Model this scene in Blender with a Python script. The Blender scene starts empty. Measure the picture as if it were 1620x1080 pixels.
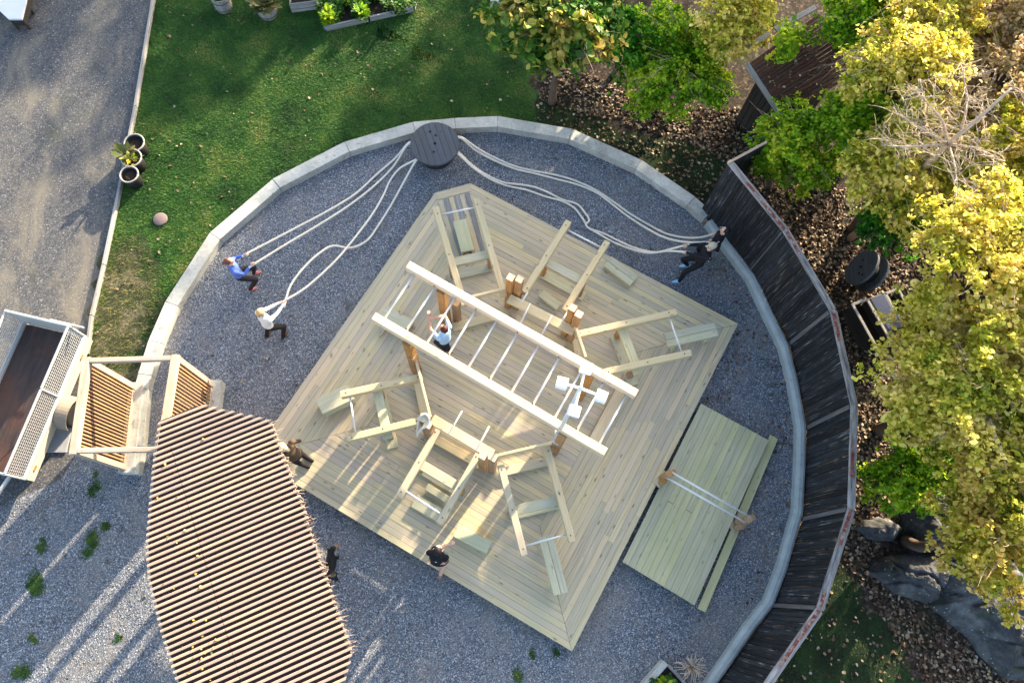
import bpy, bmesh, math, random
import numpy as np
from mathutils import Vector, Matrix, Quaternion

random.seed(7)
RNG = np.random.default_rng(11)
scene = bpy.context.scene
COL = scene.collection

# ------------------------------------------------------------------ camera
CAM_H, FPX, NADIR = 18.0, 1233.0, (765.0, 930.0)      # metres up, focal length in photo pixels, pixel straight below the camera
_d = Vector((NADIR[0] - 810, 540 - NADIR[1], -FPX)).normalized()
_z = -_d
_y = Vector((0, 1, 0)); _y = (_y - _z * _y.dot(_z)).normalized()
_x = _y.cross(_z)
CAM_R = Matrix((_x, _y, _z))
cam_data = bpy.data.cameras.new('camera')
cam_data.sensor_width = 36.0
cam_data.lens = FPX / 1620 * 36
cam_data.clip_end = 500
cam = bpy.data.objects.new('camera', cam_data)
COL.objects.link(cam)
cam.matrix_world = Matrix.Translation((0, 0, CAM_H)) @ CAM_R.to_4x4()
scene.camera = cam

def at(px, py, z=0.0):
    """the point at height z above the ground that the photograph shows at pixel (px, py)"""
    d = CAM_R @ Vector((px - 810, 540 - py, -FPX))
    return Vector((0, 0, CAM_H)) + d * ((z - CAM_H) / d.z)

# ------------------------------------------------------------------ world, sun, exposure
SUN_EL = math.radians(17)
SUN_AZ = math.atan2(0.60, 0.80)                        # from +Y towards +X
world = bpy.data.worlds.new('World'); scene.world = world
world.use_nodes = True
wn = world.node_tree
sky = wn.nodes.new('ShaderNodeTexSky'); sky.sky_type = 'NISHITA'; sky.sun_disc = False
sky.sun_elevation = SUN_EL; sky.sun_rotation = SUN_AZ
sky.air_density = 1.0; sky.dust_density = 2.2; sky.ozone_density = 0.6
wn.links.new(sky.outputs[0], wn.nodes['Background'].inputs[0])
wn.nodes['Background'].inputs[1].default_value = 0.15
to_sun = Vector((math.sin(SUN_AZ) * math.cos(SUN_EL), math.cos(SUN_AZ) * math.cos(SUN_EL), math.sin(SUN_EL)))
sl = bpy.data.lights.new('sun', 'SUN'); sl.energy = 5.0; sl.angle = math.radians(0.9); sl.color = (1.0, 0.82, 0.58)
so = bpy.data.objects.new('sun', sl); COL.objects.link(so)
so.rotation_euler = to_sun.to_track_quat('Z', 'Y').to_euler(); so.location = (10, 14, 30)
scene.view_settings.view_transform = 'Standard'
scene.view_settings.look = 'None'
scene.view_settings.gamma = 1.0
scene.view_settings.exposure = 2.02

# ------------------------------------------------------------------ helpers
WM = {}
def wm(o): return WM[o.name] if o else Matrix.Identity(4)
def link(name, me, parent=None, mw=None, mats=()):
    o = bpy.data.objects.new(name, me); COL.objects.link(o)
    mw = mw if mw is not None else Matrix.Identity(4)
    if parent:
        o.parent = parent
        o.matrix_basis = wm(parent).inverted() @ mw
    else:
        o.matrix_basis = mw
    WM[o.name] = mw.copy()
    for m in (mats if isinstance(mats, (list, tuple)) else [mats]):
        if me is not None and m is not None and len(me.materials) < len(mats if isinstance(mats, (list, tuple)) else [mats]):
            me.materials.append(m)
    return o
def tag(o, label=None, cat=None, group=None, kind=None):
    if label: o['label'] = label
    if cat: o['category'] = cat
    if group: o['group'] = group
    if kind: o['kind'] = kind
    return o
def thing(name, label, cat, loc, group=None):
    o = link(name, None, None, Matrix.Translation(Vector(loc)))
    o.empty_display_size = 0.2
    return tag(o, label, cat, group)
def np_mesh(name, v, f):
    """v (n,3), f (m,k) all faces with k corners"""
    v = np.asarray(v, np.float32); f = np.asarray(f, np.int32)
    me = bpy.data.meshes.new(name)
    me.vertices.add(len(v)); me.vertices.foreach_set('co', v.ravel())
    k = f.shape[1]
    me.loops.add(f.size); me.loops.foreach_set('vertex_index', f.ravel())
    me.polygons.add(len(f)); me.polygons.foreach_set('loop_start', np.arange(0, f.size, k, dtype=np.int32))
    me.update(calc_edges=True); me.validate()
    return me
def frame(a, b, up=(0, 0, 1)):
    """matrix with X along a->b, origin in the middle"""
    a, b = Vector(a), Vector(b)
    x = (b - a).normalized(); up = Vector(up)
    y = up.cross(x)
    if y.length < 1e-4: y = Vector((0, 1, 0)).cross(x)
    y.normalize(); z = x.cross(y)
    m = Matrix((x, y, z)).transposed().to_4x4(); m.translation = (a + b) / 2
    return m, (b - a).length
def octo(w, h, c):
    return [(-w/2 + c, -h/2), (w/2 - c, -h/2), (w/2, -h/2 + c), (w/2, h/2 - c), (w/2 - c, h/2), (-w/2 + c, h/2), (-w/2, h/2 - c), (-w/2, -h/2 + c)]
def timber(name, a, b, w, h, mat, parent=None, up=(0, 0, 1), c=0.008, s0=0.0, s1=0.0):
    """squared timber from a to b, w wide (across up), h deep (along up), arrises taken off; s0/s1 skew the ends"""
    m, L = frame(a, b, up)
    sec = octo(w, h, min(c, w * .3, h * .3))
    v = [(-L/2 + s0 * y, y, z) for y, z in sec] + [(L/2 + s1 * y, y, z) for y, z in sec]
    f = [tuple(range(7, -1, -1)), tuple(range(8, 16))] + [(i, (i + 1) % 8, 8 + (i + 1) % 8, 8 + i) for i in range(8)]
    me = bpy.data.meshes.new(name); me.from_pydata(v, [], f); me.update()
    return link(name, me, parent, m, [mat])
def prism(name, poly, z0, z1, mat, parent=None, ang=0.0, c=0.0):
    """upright prism on a 2-D outline; local X turned by ang so that the grain follows it"""
    n = len(poly)
    cx = sum(p[0] for p in poly) / n; cy = sum(p[1] for p in poly) / n
    ar = sum(poly[i][0] * poly[(i + 1) % n][1] - poly[(i + 1) % n][0] * poly[i][1] for i in range(n))
    if ar < 0: poly = poly[::-1]
    m = Matrix.Translation((cx, cy, (z0 + z1) / 2)) @ Matrix.Rotation(ang, 4, 'Z')
    inv = m.inverted()
    lo = [inv @ Vector((p[0], p[1], z0)) for p in poly]; hi = [inv @ Vector((p[0], p[1], z1)) for p in poly]
    f = [tuple(range(n - 1, -1, -1)), tuple(range(n, 2 * n))] + [(i, (i + 1) % n, n + (i + 1) % n, n + i) for i in range(n)]
    me = bpy.data.meshes.new(name); me.from_pydata([tuple(v) for v in lo + hi], [], f); me.update()
    return link(name, me, parent, m, [mat])
def tube_np(pts, radii, k=8, closed_caps=True):
    pts = [Vector(p) for p in pts]; n = len(pts); V = []; F = []
    t0 = (pts[1] - pts[0]).normalized()
    nx = t0.orthogonal().normalized()
    for i, p in enumerate(pts):
        t = (pts[min(i + 1, n - 1)] - pts[max(i - 1, 0)]).normalized()
        nx = (nx - t * nx.dot(t)).normalized(); ny = t.cross(nx)
        r = radii[i] if hasattr(radii, '__len__') else radii
        for j in range(k):
            a = 2 * math.pi * j / k
            V.append(p + nx * (r * math.cos(a)) + ny * (r * math.sin(a)))
    for i in range(n - 1):
        for j in range(k):
            F.append((i * k + j, i * k + (j + 1) % k, (i + 1) * k + (j + 1) % k, (i + 1) * k + j))
    if closed_caps:
        F.append(tuple(range(k - 1, -1, -1))); F.append(tuple(range((n - 1) * k, n * k)))
    return V, F
class MB:
    """collects pieces of one part"""
    def __init__(s): s.v = []; s.f = []; s.mi = []
    def add(s, V, F, mi=0):
        o = len(s.v); s.v += [tuple(p) for p in V]; s.f += [tuple(i + o for i in q) for q in F]; s.mi += [mi] * len(F); return s
    def box(s, a, b, w, h, up=(0, 0, 1), mi=0, c=0.006):
        m, L = frame(a, b, up); sec = octo(w, h, min(c, w * .3, h * .3))
        v = [m @ Vector((-L/2, y, z)) for y, z in sec] + [m @ Vector((L/2, y, z)) for y, z in sec]
        f = [tuple(range(7, -1, -1)), tuple(range(8, 16))] + [(i, (i + 1) % 8, 8 + (i + 1) % 8, 8 + i) for i in range(8)]
        return s.add(v, f, mi)
    def tube(s, pts, r, k=8, mi=0):
        V, F = tube_np(pts, r, k); return s.add(V, F, mi)
    def lathe(s, prof, k=24, mi=0, m=None):
        V = []; F = []; n = len(prof)
        for r, z in prof:
            for j in range(k):
                a = 2 * math.pi * j / k; p = Vector((r * math.cos(a), r * math.sin(a), z))
                V.append(m @ p if m else p)
        for i in range(n - 1):
            for j in range(k): F.append((i * k + j, i * k + (j + 1) % k, (i + 1) * k + (j + 1) % k, (i + 1) * k + j))
        F.append(tuple(range(k - 1, -1, -1))); F.append(tuple(range((n - 1) * k, n * k)))
        return s.add(V, F, mi)
    def build(s, name, mats, parent=None, smooth=False, origin=None):
        mats = mats if isinstance(mats, (list, tuple)) else [mats]
        o = Vector(origin) if origin is not None else (wm(parent).translation if parent else Vector((0, 0, 0)))
        me = bpy.data.meshes.new(name)
        me.from_pydata([tuple(Vector(p) - o) for p in s.v], [], s.f)
        for m in mats: me.materials.append(m)
        if len(mats) > 1: me.polygons.foreach_set('material_index', s.mi)
        if smooth: me.polygons.foreach_set('use_smooth', [True] * len(s.f))
        me.update()
        ob = bpy.data.objects.new(name, me); COL.objects.link(ob)
        mw = Matrix.Translation(o)
        if parent: ob.parent = parent; ob.matrix_basis = wm(parent).inverted() @ mw
        else: ob.matrix_basis = mw
        WM[ob.name] = mw
        return ob
def spline(pts, n=6):
    """Catmull-Rom through pts"""
    P = [Vector(p) for p in pts]; P = [P[0] * 2 - P[1]] + P + [P[-1] * 2 - P[-2]]; out = []
    for i in range(1, len(P) - 2):
        for k in range(n):
            t = k / n; a, b, c, d = P[i - 1:i + 3]
            out.append(0.5 * ((2 * b) + (c - a) * t + (2 * a - 5 * b + 4 * c - d) * t * t + (3 * b - a - 3 * c + d) * t ** 3))
    out.append(P[-2]); return out
def clip(poly, n, d):
    """keep the side where n.p <= d"""
    out = []
    for i in range(len(poly)):
        p, q = poly[i], poly[(i + 1) % len(poly)]
        a = n[0] * p[0] + n[1] * p[1] - d; b = n[0] * q[0] + n[1] * q[1] - d
        if a <= 0: out.append(p)
        if (a < 0 < b) or (b < 0 < a):
            t = a / (a - b); out.append((p[0] + (q[0] - p[0]) * t, p[1] + (q[1] - p[1]) * t))
    return out
def inside(poly, x, y):
    """vectorised point in polygon"""
    r = np.zeros(np.shape(x), bool); n = len(poly)
    for i in range(n):
        x1, y1 = poly[i]; x2, y2 = poly[(i + 1) % n]
        c = ((y1 > y) != (y2 > y)) & (x < (x2 - x1) * (y - y1) / ((y2 - y1) if y2 != y1 else 1e-9) + x1)
        r ^= c
    return r
def px_poly(pts, z=0.0): return [tuple(at(x, y, z).xy) for x, y in pts]
def scatter(poly, density):
    P = np.array(poly); lo, hi = P.min(0), P.max(0)
    n = int((hi - lo).prod() * density)
    q = RNG.random((n, 2)) * (hi - lo) + lo
    return q[inside(poly, q[:, 0], q[:, 1])]

# ------------------------------------------------------------------ materials
class NT:
    def __init__(s, name):
        s.m = bpy.data.materials.new(name); s.m.use_nodes = True; s.t = s.m.node_tree
        s.b = s.t.nodes['Principled BSDF']; s.out = s.t.nodes['Material Output']
        s.b.inputs['Specular IOR Level'].default_value = 0.25
    def n(s, kind, **kw):
        nd = s.t.nodes.new('ShaderNode' + kind)
        for k, v in kw.items():
            if hasattr(nd, k): setattr(nd, k, v)
            else: s.set(nd, k.replace('_', ' '), v)
        return nd
    def set(s, nd, k, v):
        if isinstance(v, bpy.types.NodeSocket): s.t.links.new(v, nd.inputs[k])
        else: nd.inputs[k].default_value = v
    def l(s, a, b): s.t.links.new(a, b)
    def pos(s): return s.n('NewGeometry').outputs['Position']
    def obj(s, rnd=True):
        o = s.n('TexCoord').outputs['Object']
        if not rnd: return o
        r = s.n('ObjectInfo').outputs['Random']
        k = s.n('Math', operation='MULTIPLY'); s.l(r, k.inputs[0]); k.inputs[1].default_value = 93.0
        a = s.n('VectorMath', operation='ADD'); s.l(o, a.inputs[0]); s.l(k.outputs[0], a.inputs[1]); return a.outputs[0]
    def scale(s, v, sc):
        a = s.n('VectorMath', operation='MULTIPLY'); s.l(v, a.inputs[0]); a.inputs[1].default_value = sc; return a.outputs[0]
    def noise(s, v, scale, detail=3, rough=.55, dist=0.0):
        a = s.n('TexNoise'); s.l(v, a.inputs['Vector']); a.inputs['Scale'].default_value = scale; a.inputs['Detail'].default_value = detail
        a.inputs['Roughness'].default_value = rough; a.inputs['Distortion'].default_value = dist; return a.outputs['Fac']
    def voro(s, v, scale, out='Color', feature='F1', rnd=1.0):
        a = s.n('TexVoronoi', feature=feature); s.l(v, a.inputs['Vector']); a.inputs['Scale'].default_value = scale
        a.inputs['Randomness'].default_value = rnd; return a.outputs[out]
    def ramp(s, f, stops, mode='LINEAR'):
        a = s.n('ValToRGB'); a.color_ramp.interpolation = mode; e = a.color_ramp.elements
        while len(e) < len(stops): e.new(0.5)
        for el, (p, c) in zip(e, stops):
            el.position = p; el.color = (*(c if hasattr(c, '__len__') else (c, c, c)), 1)
        s.l(f, a.inputs[0]); return a.outputs[0]
    def mix(s, f, a, b, mode='MIX'):
        x = s.n('Mix', data_type='RGBA', blend_type=mode)
        for i, v in ((0, f), (6, a), (7, b)):
            if isinstance(v, bpy.types.NodeSocket): s.l(v, x.inputs[i])
            elif i == 0: x.inputs[0].default_value = v
            else: x.inputs[i].default_value = (*v, 1)
        return x.outputs[2]
    def hsv(s, c, v=None, h=None, sat=None):
        a = s.n('HueSaturation'); s.l(c, a.inputs['Color'])
        for k, q in (('Value', v), ('Hue', h), ('Saturation', sat)):
            if q is not None: s.set(a, k, q)
        return a.outputs[0]
    def rng(s, f, a, b, fa=0.0, fb=1.0):
        x = s.n('MapRange'); s.l(f, x.inputs[0]); x.inputs[1].default_value = fa; x.inputs[2].default_value = fb; x.inputs[3].default_value = a; x.inputs[4].default_value = b; return x.outputs[0]
    def rand(s): return s.n('ObjectInfo').outputs['Random']
    def island(s): return s.n('NewGeometry').outputs['Random Per Island']
    def bump(s, f, st=.4, d=.01):
        a = s.n('Bump'); a.inputs['Strength'].default_value = st; a.inputs['Distance'].default_value = d; s.l(f, a.inputs['Height']); s.l(a.outputs[0], s.b.inputs['Normal'])
    def col(s, c, rough=.75, metal=0.0, spec=None):
        s.set(s.b, 'Base Color', c if isinstance(c, bpy.types.NodeSocket) else (*c, 1)); s.b.inputs['Roughness'].default_value = rough; s.b.inputs['Metallic'].default_value = metal
        if spec is not None: s.b.inputs['Specular IOR Level'].default_value = spec
        return s.m

def wood(name, dark, light, stain=None, var=.25, rough=.75, knots=.7, grain=26, stain_amt=.6, stain_scale=.8, tint=None):
    t = NT(name); v = t.obj()
    g = t.noise(t.scale(v, (1.2, grain, grain)), 1.0, 4, .6, .4)
    c = t.ramp(g, [(.3, dark), (.7, light)])
    big = t.noise(t.scale(v, (.7, 3, 3)), 1.2, 2)
    c = t.mix(t.rng(big, 0, .45, .4, .75), c, tuple(x * .78 for x in light))
    if stain is not None:
        s_ = t.noise(t.pos(), stain_scale, 4, .6)
        f = t.rng(s_, 0, stain_amt, .42, .68)
        c = t.mix(f, c, stain)
    if tint is not None:
        fr = t.n('Math', operation='FRACT'); ml = t.n('Math', operation='MULTIPLY'); t.l(t.rand(), ml.inputs[0]); ml.inputs[1].default_value = 7.31; t.l(ml.outputs[0], fr.inputs[0])
        c = t.mix(t.rng(fr.outputs[0], 0, .8, .45, 1.0), c, tint)
    c = t.hsv(c, v=t.rng(t.rand(), 1 - var, 1 + var), sat=t.rng(t.rand(), .8, 1.15))
    if knots:
        k = t.voro(t.scale(v, (2.2, 7, 7)), 1.0, 'Distance')
        c = t.mix(t.rng(k, knots, 0, .05, .16), c, tuple(x * .25 for x in dark))
    t.bump(g, .25, .004)
    return t.col(c, rough)
def plain(name, c, rough=.6, metal=0.0, var=.12, scale=12, bump=0.0, rnd=.06):
    t = NT(name); n = t.noise(t.obj(), scale, 4, .6)
    k = t.hsv(t.mix(n, tuple(x * (1 - var) for x in c), tuple(min(1, x * (1 + var)) for x in c)), v=t.rng(t.rand(), 1 - rnd, 1 + rnd))
    if bump: t.bump(n, bump, .01)
    return t.col(k, rough, metal)
M = {}
M['deck'] = wood('deck_pine', (.39, .315, .195), (.60, .505, .335), (.44, .42, .27), var=.16, knots=.75, stain_amt=.6, stain_scale=.45, tint=(.52, .425, .315))
M['ramp'] = wood('ramp_pine', (.38, .36, .20), (.54, .50, .31), (.37, .38, .20), var=.12, knots=.5)
M['bench'] = wood('bench_pine', (.42, .40, .26), (.60, .56, .39), (.40, .42, .28), var=.12, knots=.5)
M['fresh'] = wood('fresh_spruce', (.56, .42, .26), (.74, .60, .41), None, var=.08, knots=.6, grain=18)
M['beam'] = wood('planed_beam_pine', (.46, .37, .225), (.62, .51, .32), (.46, .42, .27), var=.1, knots=.7, grain=20)
M['post'] = wood('glulam_post_oiled', (.30, .16, .065), (.46, .275, .13), (.22, .13, .06), var=.15, knots=.4, stain_scale=3)
M['gate_frame'] = wood('gate_larch', (.32, .22, .15), (.50, .385, .29), (.37, .35, .32), var=.15, knots=.5, stain_scale=2.5)
M['gate_slat'] = wood('gate_slat_larch', (.24, .135, .075), (.38, .235, .14), None, var=.25, knots=.3)
M['batten'] = wood('roof_batten_spruce', (.30, .21, .168), (.44, .33, .265), (.38, .29, .16), var=.16, knots=.2, stain_amt=.3)
M['bitumen'] = plain('roof_felt', (.036, .026, .025), .9, var=.4, scale=5)
M['tar'] = None
t = NT('tarred_palisade'); v = t.obj()
g = t.noise(t.scale(v, (1.0, 22, 22)), 1.0, 5, .65, .5)
c = t.ramp(g, [(.35, (.008, .009, .012)), (.6, (.024, .025, .030))])
st = t.noise(t.scale(v, (1.3, 40, 40)), 1.0, 3, .6)
w_ = t.noise(v, 1.7, 2)
f = t.n('Math', operation='MULTIPLY'); t.l(t.rng(st, 0, 1, .57, .66), f.inputs[0]); t.l(t.rng(w_, 0, .8, .45, .6), f.inputs[1])
c = t.mix(f.outputs[0], c, (.24, .235, .23))
c = t.hsv(c, v=t.rng(t.rand(), .6, 1.5)); t.bump(g, .5, .006); M['tar'] = t.col(c, .7)
t = NT('flaking_rail_paint'); v = t.obj(False); vr = t.obj()
base = t.ramp(t.noise(t.scale(vr, (1.5, 12, 12)), 1.4, 4, .65), [(.34, (.09, .085, .085)), (.5, (.22, .21, .205)), (.66, (.36, .34, .33))])
sx = t.n('SeparateXYZ'); t.l(v, sx.inputs[0])
ab = t.n('Math', operation='ABSOLUTE'); t.l(sx.outputs[1], ab.inputs[0])
mid = t.rng(ab.outputs[0], 1, 0, .030, .045)
al = t.rng(t.noise(t.scale(vr, (.9, .2, .2)), 1.0, 1), 0, 1, .52, .55)
mm = t.n('Math', operation='MULTIPLY'); t.l(mid, mm.inputs[0]); t.l(al, mm.inputs[1])
red = t.ramp(t.noise(vr, 9, 4, .7), [(.38, (.11, .025, .025)), (.5, (.19, .06, .045)), (.57, (.27, .16, .11)), (.65, (.30, .28, .27))])
c = t.mix(mm.outputs[0], base, red); M['rail'] = t.col(c, .8)
t = NT('concrete'); p = t.pos()
c = t.ramp(t.noise(p, 2.2, 6, .65), [(.3, (.32, .325, .30)), (.7, (.54, .54, .50))])
c = t.mix(t.rng(t.noise(p, 14, 4, .7), 0, .6, .48, .75), c, (.22, .23, .20)); c = t.mix(t.rng(t.noise(p, 4.5, 6, .75, .5), 0, .8, .58, .68), c, (.17, .165, .13)); c = t.hsv(c, v=t.rng(t.rand(), .9, 1.1))
t.bump(t.noise(p, 30, 4, .7), .3, .006); M['concrete'] = t.col(c, .85)
t = NT('painted_concrete'); p = t.pos()
c = t.ramp(t.noise(p, 2.5, 6, .65), [(.3, (.27, .31, .31)), (.7, (.40, .44, .44))])
c = t.mix(t.rng(t.noise(p, 9, 4, .7), 0, .7, .60, .72), c, (.16, .19, .18)); t.bump(t.noise(p, 20, 4, .7), .3, .006); M['kerb_blue'] = t.col(c, .8)
t = NT('blue_grey_gravel'); p = t.pos()
cell = t.voro(p, 56, 'Color'); sp = t.n('SeparateColor'); t.l(cell, sp.inputs[0])
c = t.ramp(sp.outputs[0], [(0, (.040, .049, .064)), (.35, (.094, .110, .136)), (.72, (.180, .202, .236)), (.92, (.31, .325, .35)), (1, (.58, .58, .56))])
c = t.mix(t.rng(sp.outputs[1], 0, .35, .6, 1), c, (.13, .105, .095))
big = t.noise(p, .55, 4, .6); c = t.mix(t.rng(big, 0, .5, .48, .70), c, (.24, .225, .20)); c = t.mix(t.rng(t.noise(t.scale(p, (1, .5, 1)), 2.6, 5, .7, .8), 0, .5, .52, .7), c, (.20, .175, .15))
c = t.mix(t.rng(t.noise(p, 1.3, 5, .7), .0, .7, .60, .74), c, (.045, .043, .045))
t.bump(t.voro(p, 56, 'Distance'), .7, .015); M['gravel'] = t.col(c, .9)
t = NT('compacted_road_gravel'); p = t.pos()
sp = t.n('SeparateColor'); t.l(t.voro(p, 42, 'Color'), sp.inputs[0])
c = t.ramp(sp.outputs[0], [(0, (.042, .044, .050)), (.6, (.085, .088, .096)), (.95, (.135, .135, .135)), (1, (.28, .27, .25))])
c = t.mix(t.rng(t.noise(t.scale(p, (1, .45, 1)), 1.1, 5, .65, .6), 0, .75, .48, .74), c, (.22, .195, .15))
c = t.mix(t.rng(t.noise(p, .6, 5, .7), 0, .6, .58, .72), c, (.07, .08, .05))
t.bump(t.noise(p, 60, 3, .7), .6, .012); M['road'] = t.col(c, .95)
t = NT('leaf_litter_soil'); p = t.pos()
sp = t.n('SeparateColor'); t.l(t.voro(p, 17, 'Color'), sp.inputs[0])
c = t.ramp(sp.outputs[0], [(0, (.010, .007, .005)), (.5, (.030, .020, .014)), (.85, (.065, .043, .03)), (1, (.16, .12, .085))])
c = t.mix(t.rng(t.noise(p, .7, 4, .6), 0, .8, .5, .66), c, (.018, .026, .010))
t.bump(sp.outputs[1], .9, .03); M['litter'] = t.col(c, .9)
t = NT('lawn_soil'); p = t.pos()
c = t.ramp(t.noise(p, 1.3, 5, .65), [(.3, (.012, .040, .010)), (.5, (.026, .085, .016)), (.75, (.08, .12, .025))])
c = t.mix(t.rng(t.noise(p, 14, 4, .7), 0, .6, .5, .75), c, (.015, .025, .008)); t.bump(t.noise(p, 50, 3, .7), .8, .03); M['lawn'] = t.col(c, .9)
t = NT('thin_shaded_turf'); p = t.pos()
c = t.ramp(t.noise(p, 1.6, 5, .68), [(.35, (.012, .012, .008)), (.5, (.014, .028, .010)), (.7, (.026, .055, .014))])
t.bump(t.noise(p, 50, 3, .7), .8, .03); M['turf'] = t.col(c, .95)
t = NT('weedy_soil'); p = t.pos()
c = t.ramp(t.noise(p, 2.4, 6, .7), [(.3, (.02, .028, .012)), (.5, (.06, .065, .03)), (.62, (.16, .135, .09)), (.75, (.05, .09, .02))])
t.bump(t.noise(p, 40, 4, .7), .8, .03); M['weedy'] = t.col(c, .9)
def leafy(name, stops, trans=.35, rough=.5, clump=1.4, mixw=.5):
    t = NT(name)
    f = t.n('Mix', data_type='FLOAT'); f.inputs[0].default_value = mixw
    t.l(t.island(), f.inputs[2]); t.l(t.rng(t.noise(t.pos(), clump, 2, .5), 0, 1, .3, .7), f.inputs[3])
    c = t.ramp(f.outputs[0], stops); c = t.hsv(c, v=t.rng(t.island(), .75, 1.2))
    t.col(c, rough); tr = t.n('BsdfTranslucent'); t.l(c, tr.inputs[0])
    mx = t.n('MixShader'); mx.inputs[0].default_value = trans; t.l(t.b.outputs[0], mx.inputs[1]); t.l(tr.outputs[0], mx.inputs[2]); t.l(mx.outputs[0], t.out.inputs[0])
    return t.m
M['blade'] = leafy('grass_blade', [(.2, (.014, .055, .010)), (.45, (.034, .12, .016)), (.7, (.085, .185, .028)), (.95, (.26, .25, .07))], .3, .6, .9, .65)
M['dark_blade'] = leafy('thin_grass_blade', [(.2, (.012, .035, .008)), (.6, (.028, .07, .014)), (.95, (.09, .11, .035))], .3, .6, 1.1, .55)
M['straw'] = leafy('dry_weed_blade', [(.2, (.05, .08, .02)), (.5, (.12, .14, .04)), (.8, (.28, .24, .10))], .3, .7, 1.1, .5)
M['fallen'] = leafy('fallen_leaf', [(.05, (.05, .03, .018)), (.35, (.15, .09, .055)), (.62, (.25, .18, .115)), (.9, (.40, .34, .26)), (1, (.48, .36, .09))], .15, .7, .8, .3)
M['fallen_yellow'] = leafy('fallen_yellow_leaf', [(.2, (.30, .24, .05)), (.8, (.55, .42, .10))], .15, .7, .8, .3)
M['leaf_lime'] = leafy('lime_leaf', [(.1, (.08, .22, .012)), (.4, (.20, .42, .016)), (.7, (.42, .56, .025)), (1, (.68, .62, .06))], .5)
M['leaf_green'] = leafy('green_leaf', [(.15, (.025, .14, .014)), (.5, (.07, .28, .018)), (.85, (.18, .40, .025)), (1, (.36, .46, .04))], .5)
M['leaf_gold'] = leafy('golden_leaf', [(.04, (.12, .24, .018)), (.25, (.48, .50, .035)), (.55, (.80, .70, .13)), (1, (.86, .68, .34))], .5)
M['leaf_amber'] = leafy('amber_leaf', [(.06, (.14, .23, .02)), (.3, (.50, .48, .04)), (.65, (.78, .60, .14)), (1, (.82, .54, .25))], .5)
M['leaf_tan'] = leafy('tan_leaf', [(.1, (.30, .22, .08)), (.5, (.60, .46, .20)), (1, (.72, .52, .36))], .45)
M['leaf_mixed'] = leafy('yellowing_leaf', [(.1, (.03, .12, .015)), (.45, (.09, .22, .025)), (.62, (.42, .38, .06)), (1, (.68, .46, .16))], .4, .5, 1.4, .7)
M['leaf_herb'] = leafy('herb_leaf', [(.1, (.02, .07, .015)), (.6, (.05, .14, .02)), (1, (.15, .24, .05))], .3)
M['bark'] = plain('bark', (.10, .075, .055), .9, var=.5, scale=14, bump=.6)
M['bark_pale'] = plain('pale_bark', (.46, .36, .27), .8, var=.25, scale=14, bump=.4)
M['twig'] = plain('dry_twig', (.42, .30, .22), .8, var=.25, scale=14)
M['steel'] = plain('galvanised_tube', (.66, .67, .66), .45, .25, var=.06)
M['zinc'] = plain('galvanised_sheet', (.52, .54, .54), .5, .4, var=.12, scale=5)
M['white_lamp'] = plain('white_enamel', (.85, .85, .86), .4, var=.02)
M['rope'] = plain('white_rope', (.68, .63, .54), .9, var=.15, scale=40)
M['reel'] = wood('reel_boards', (.060, .070, .085), (.088, .100, .118), (.085, .085, .088), var=.12, knots=0, stain_scale=2)
M['reel_dark'] = plain('reel_drum', (.03, .03, .032), .9, var=.3)
M['hole'] = plain('dark_bore', (.006, .006, .006), 1.0)
M['bolt'] = plain('rusty_bolt', (.09, .085, .085), .6, .4)
M['ply'] = wood('film_faced_floor', (.035, .027, .026), (.075, .055, .05), (.13, .06, .04), var=.05, knots=0, grain=6, stain_scale=1.2, stain_amt=.7)
M['rubber'] = plain('tyre_rubber', (.018, .018, .019), .85)
M['beige_panel'] = plain('painted_side_panel', (.50, .47, .38), .6)
M['orange_lens'] = plain('orange_lens', (.75, .18, .03), .3)
M['mud'] = plain('dusty_mudguard', (.22, .19, .155), .8, var=.25)
M['slab'] = plain('grey_slab', (.27, .28, .29), .9, var=.15)
M['pot'] = plain('black_plastic', (.018, .018, .020), .6)
M['pot_rim'] = plain('worn_rim', (.30, .28, .25), .7, var=.3)
M['soil'] = plain('potting_soil', (.022, .016, .012), 1.0, var=.5, scale=30, bump=.8)
M['grey_wood'] = wood('weathered_wood', (.17, .16, .155), (.34, .33, .32), None, var=.15, knots=.3)
M['dark_wood'] = wood('dark_stained_wood', (.022, .02, .019), (.05, .045, .042), None, var=.2, knots=.2)
M['hut_roof'] = wood('hut_roof_boards', (.045, .020, .016), (.10, .045, .033), (.05, .035, .02), var=.25, knots=.3)
M['old_strip'] = wood('old_cover_strip', (.07, .065, .07), (.17, .16, .165), None, var=.2, knots=0)
M['tarp'] = plain('blue_tarpaulin', (.035, .05, .10), .45, var=.2, scale=6, bump=.4)
t = NT('bedrock'); p = t.pos()
c = t.ramp(t.noise(p, 1.6, 7, .68, .4), [(.32, (.018, .020, .023)), (.5, (.055, .057, .062)), (.68, (.14, .145, .15))])
c = t.mix(t.rng(t.noise(p, 2.3, 4, .6), 0, .8, .58, .7), c, (.03, .045, .02))
c = t.mix(t.rng(t.voro(p, 7, 'Distance'), .7, 0, .08, .16), c, (.34, .37, .34)); t.bump(t.noise(p, 6, 7, .7), .7, .05); M['rock'] = t.col(c, .9)
M['wall_white'] = plain('whitewashed_wall', (.60, .62, .66), .8, var=.08, scale=3)
M['lid'] = plain('rusty_lid', (.16, .12, .12), .8, var=.2)
M['red_leaf'] = leafy('red_succulent', [(.2, (.20, .06, .04)), (.8, (.42, .16, .10))], .2)
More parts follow.
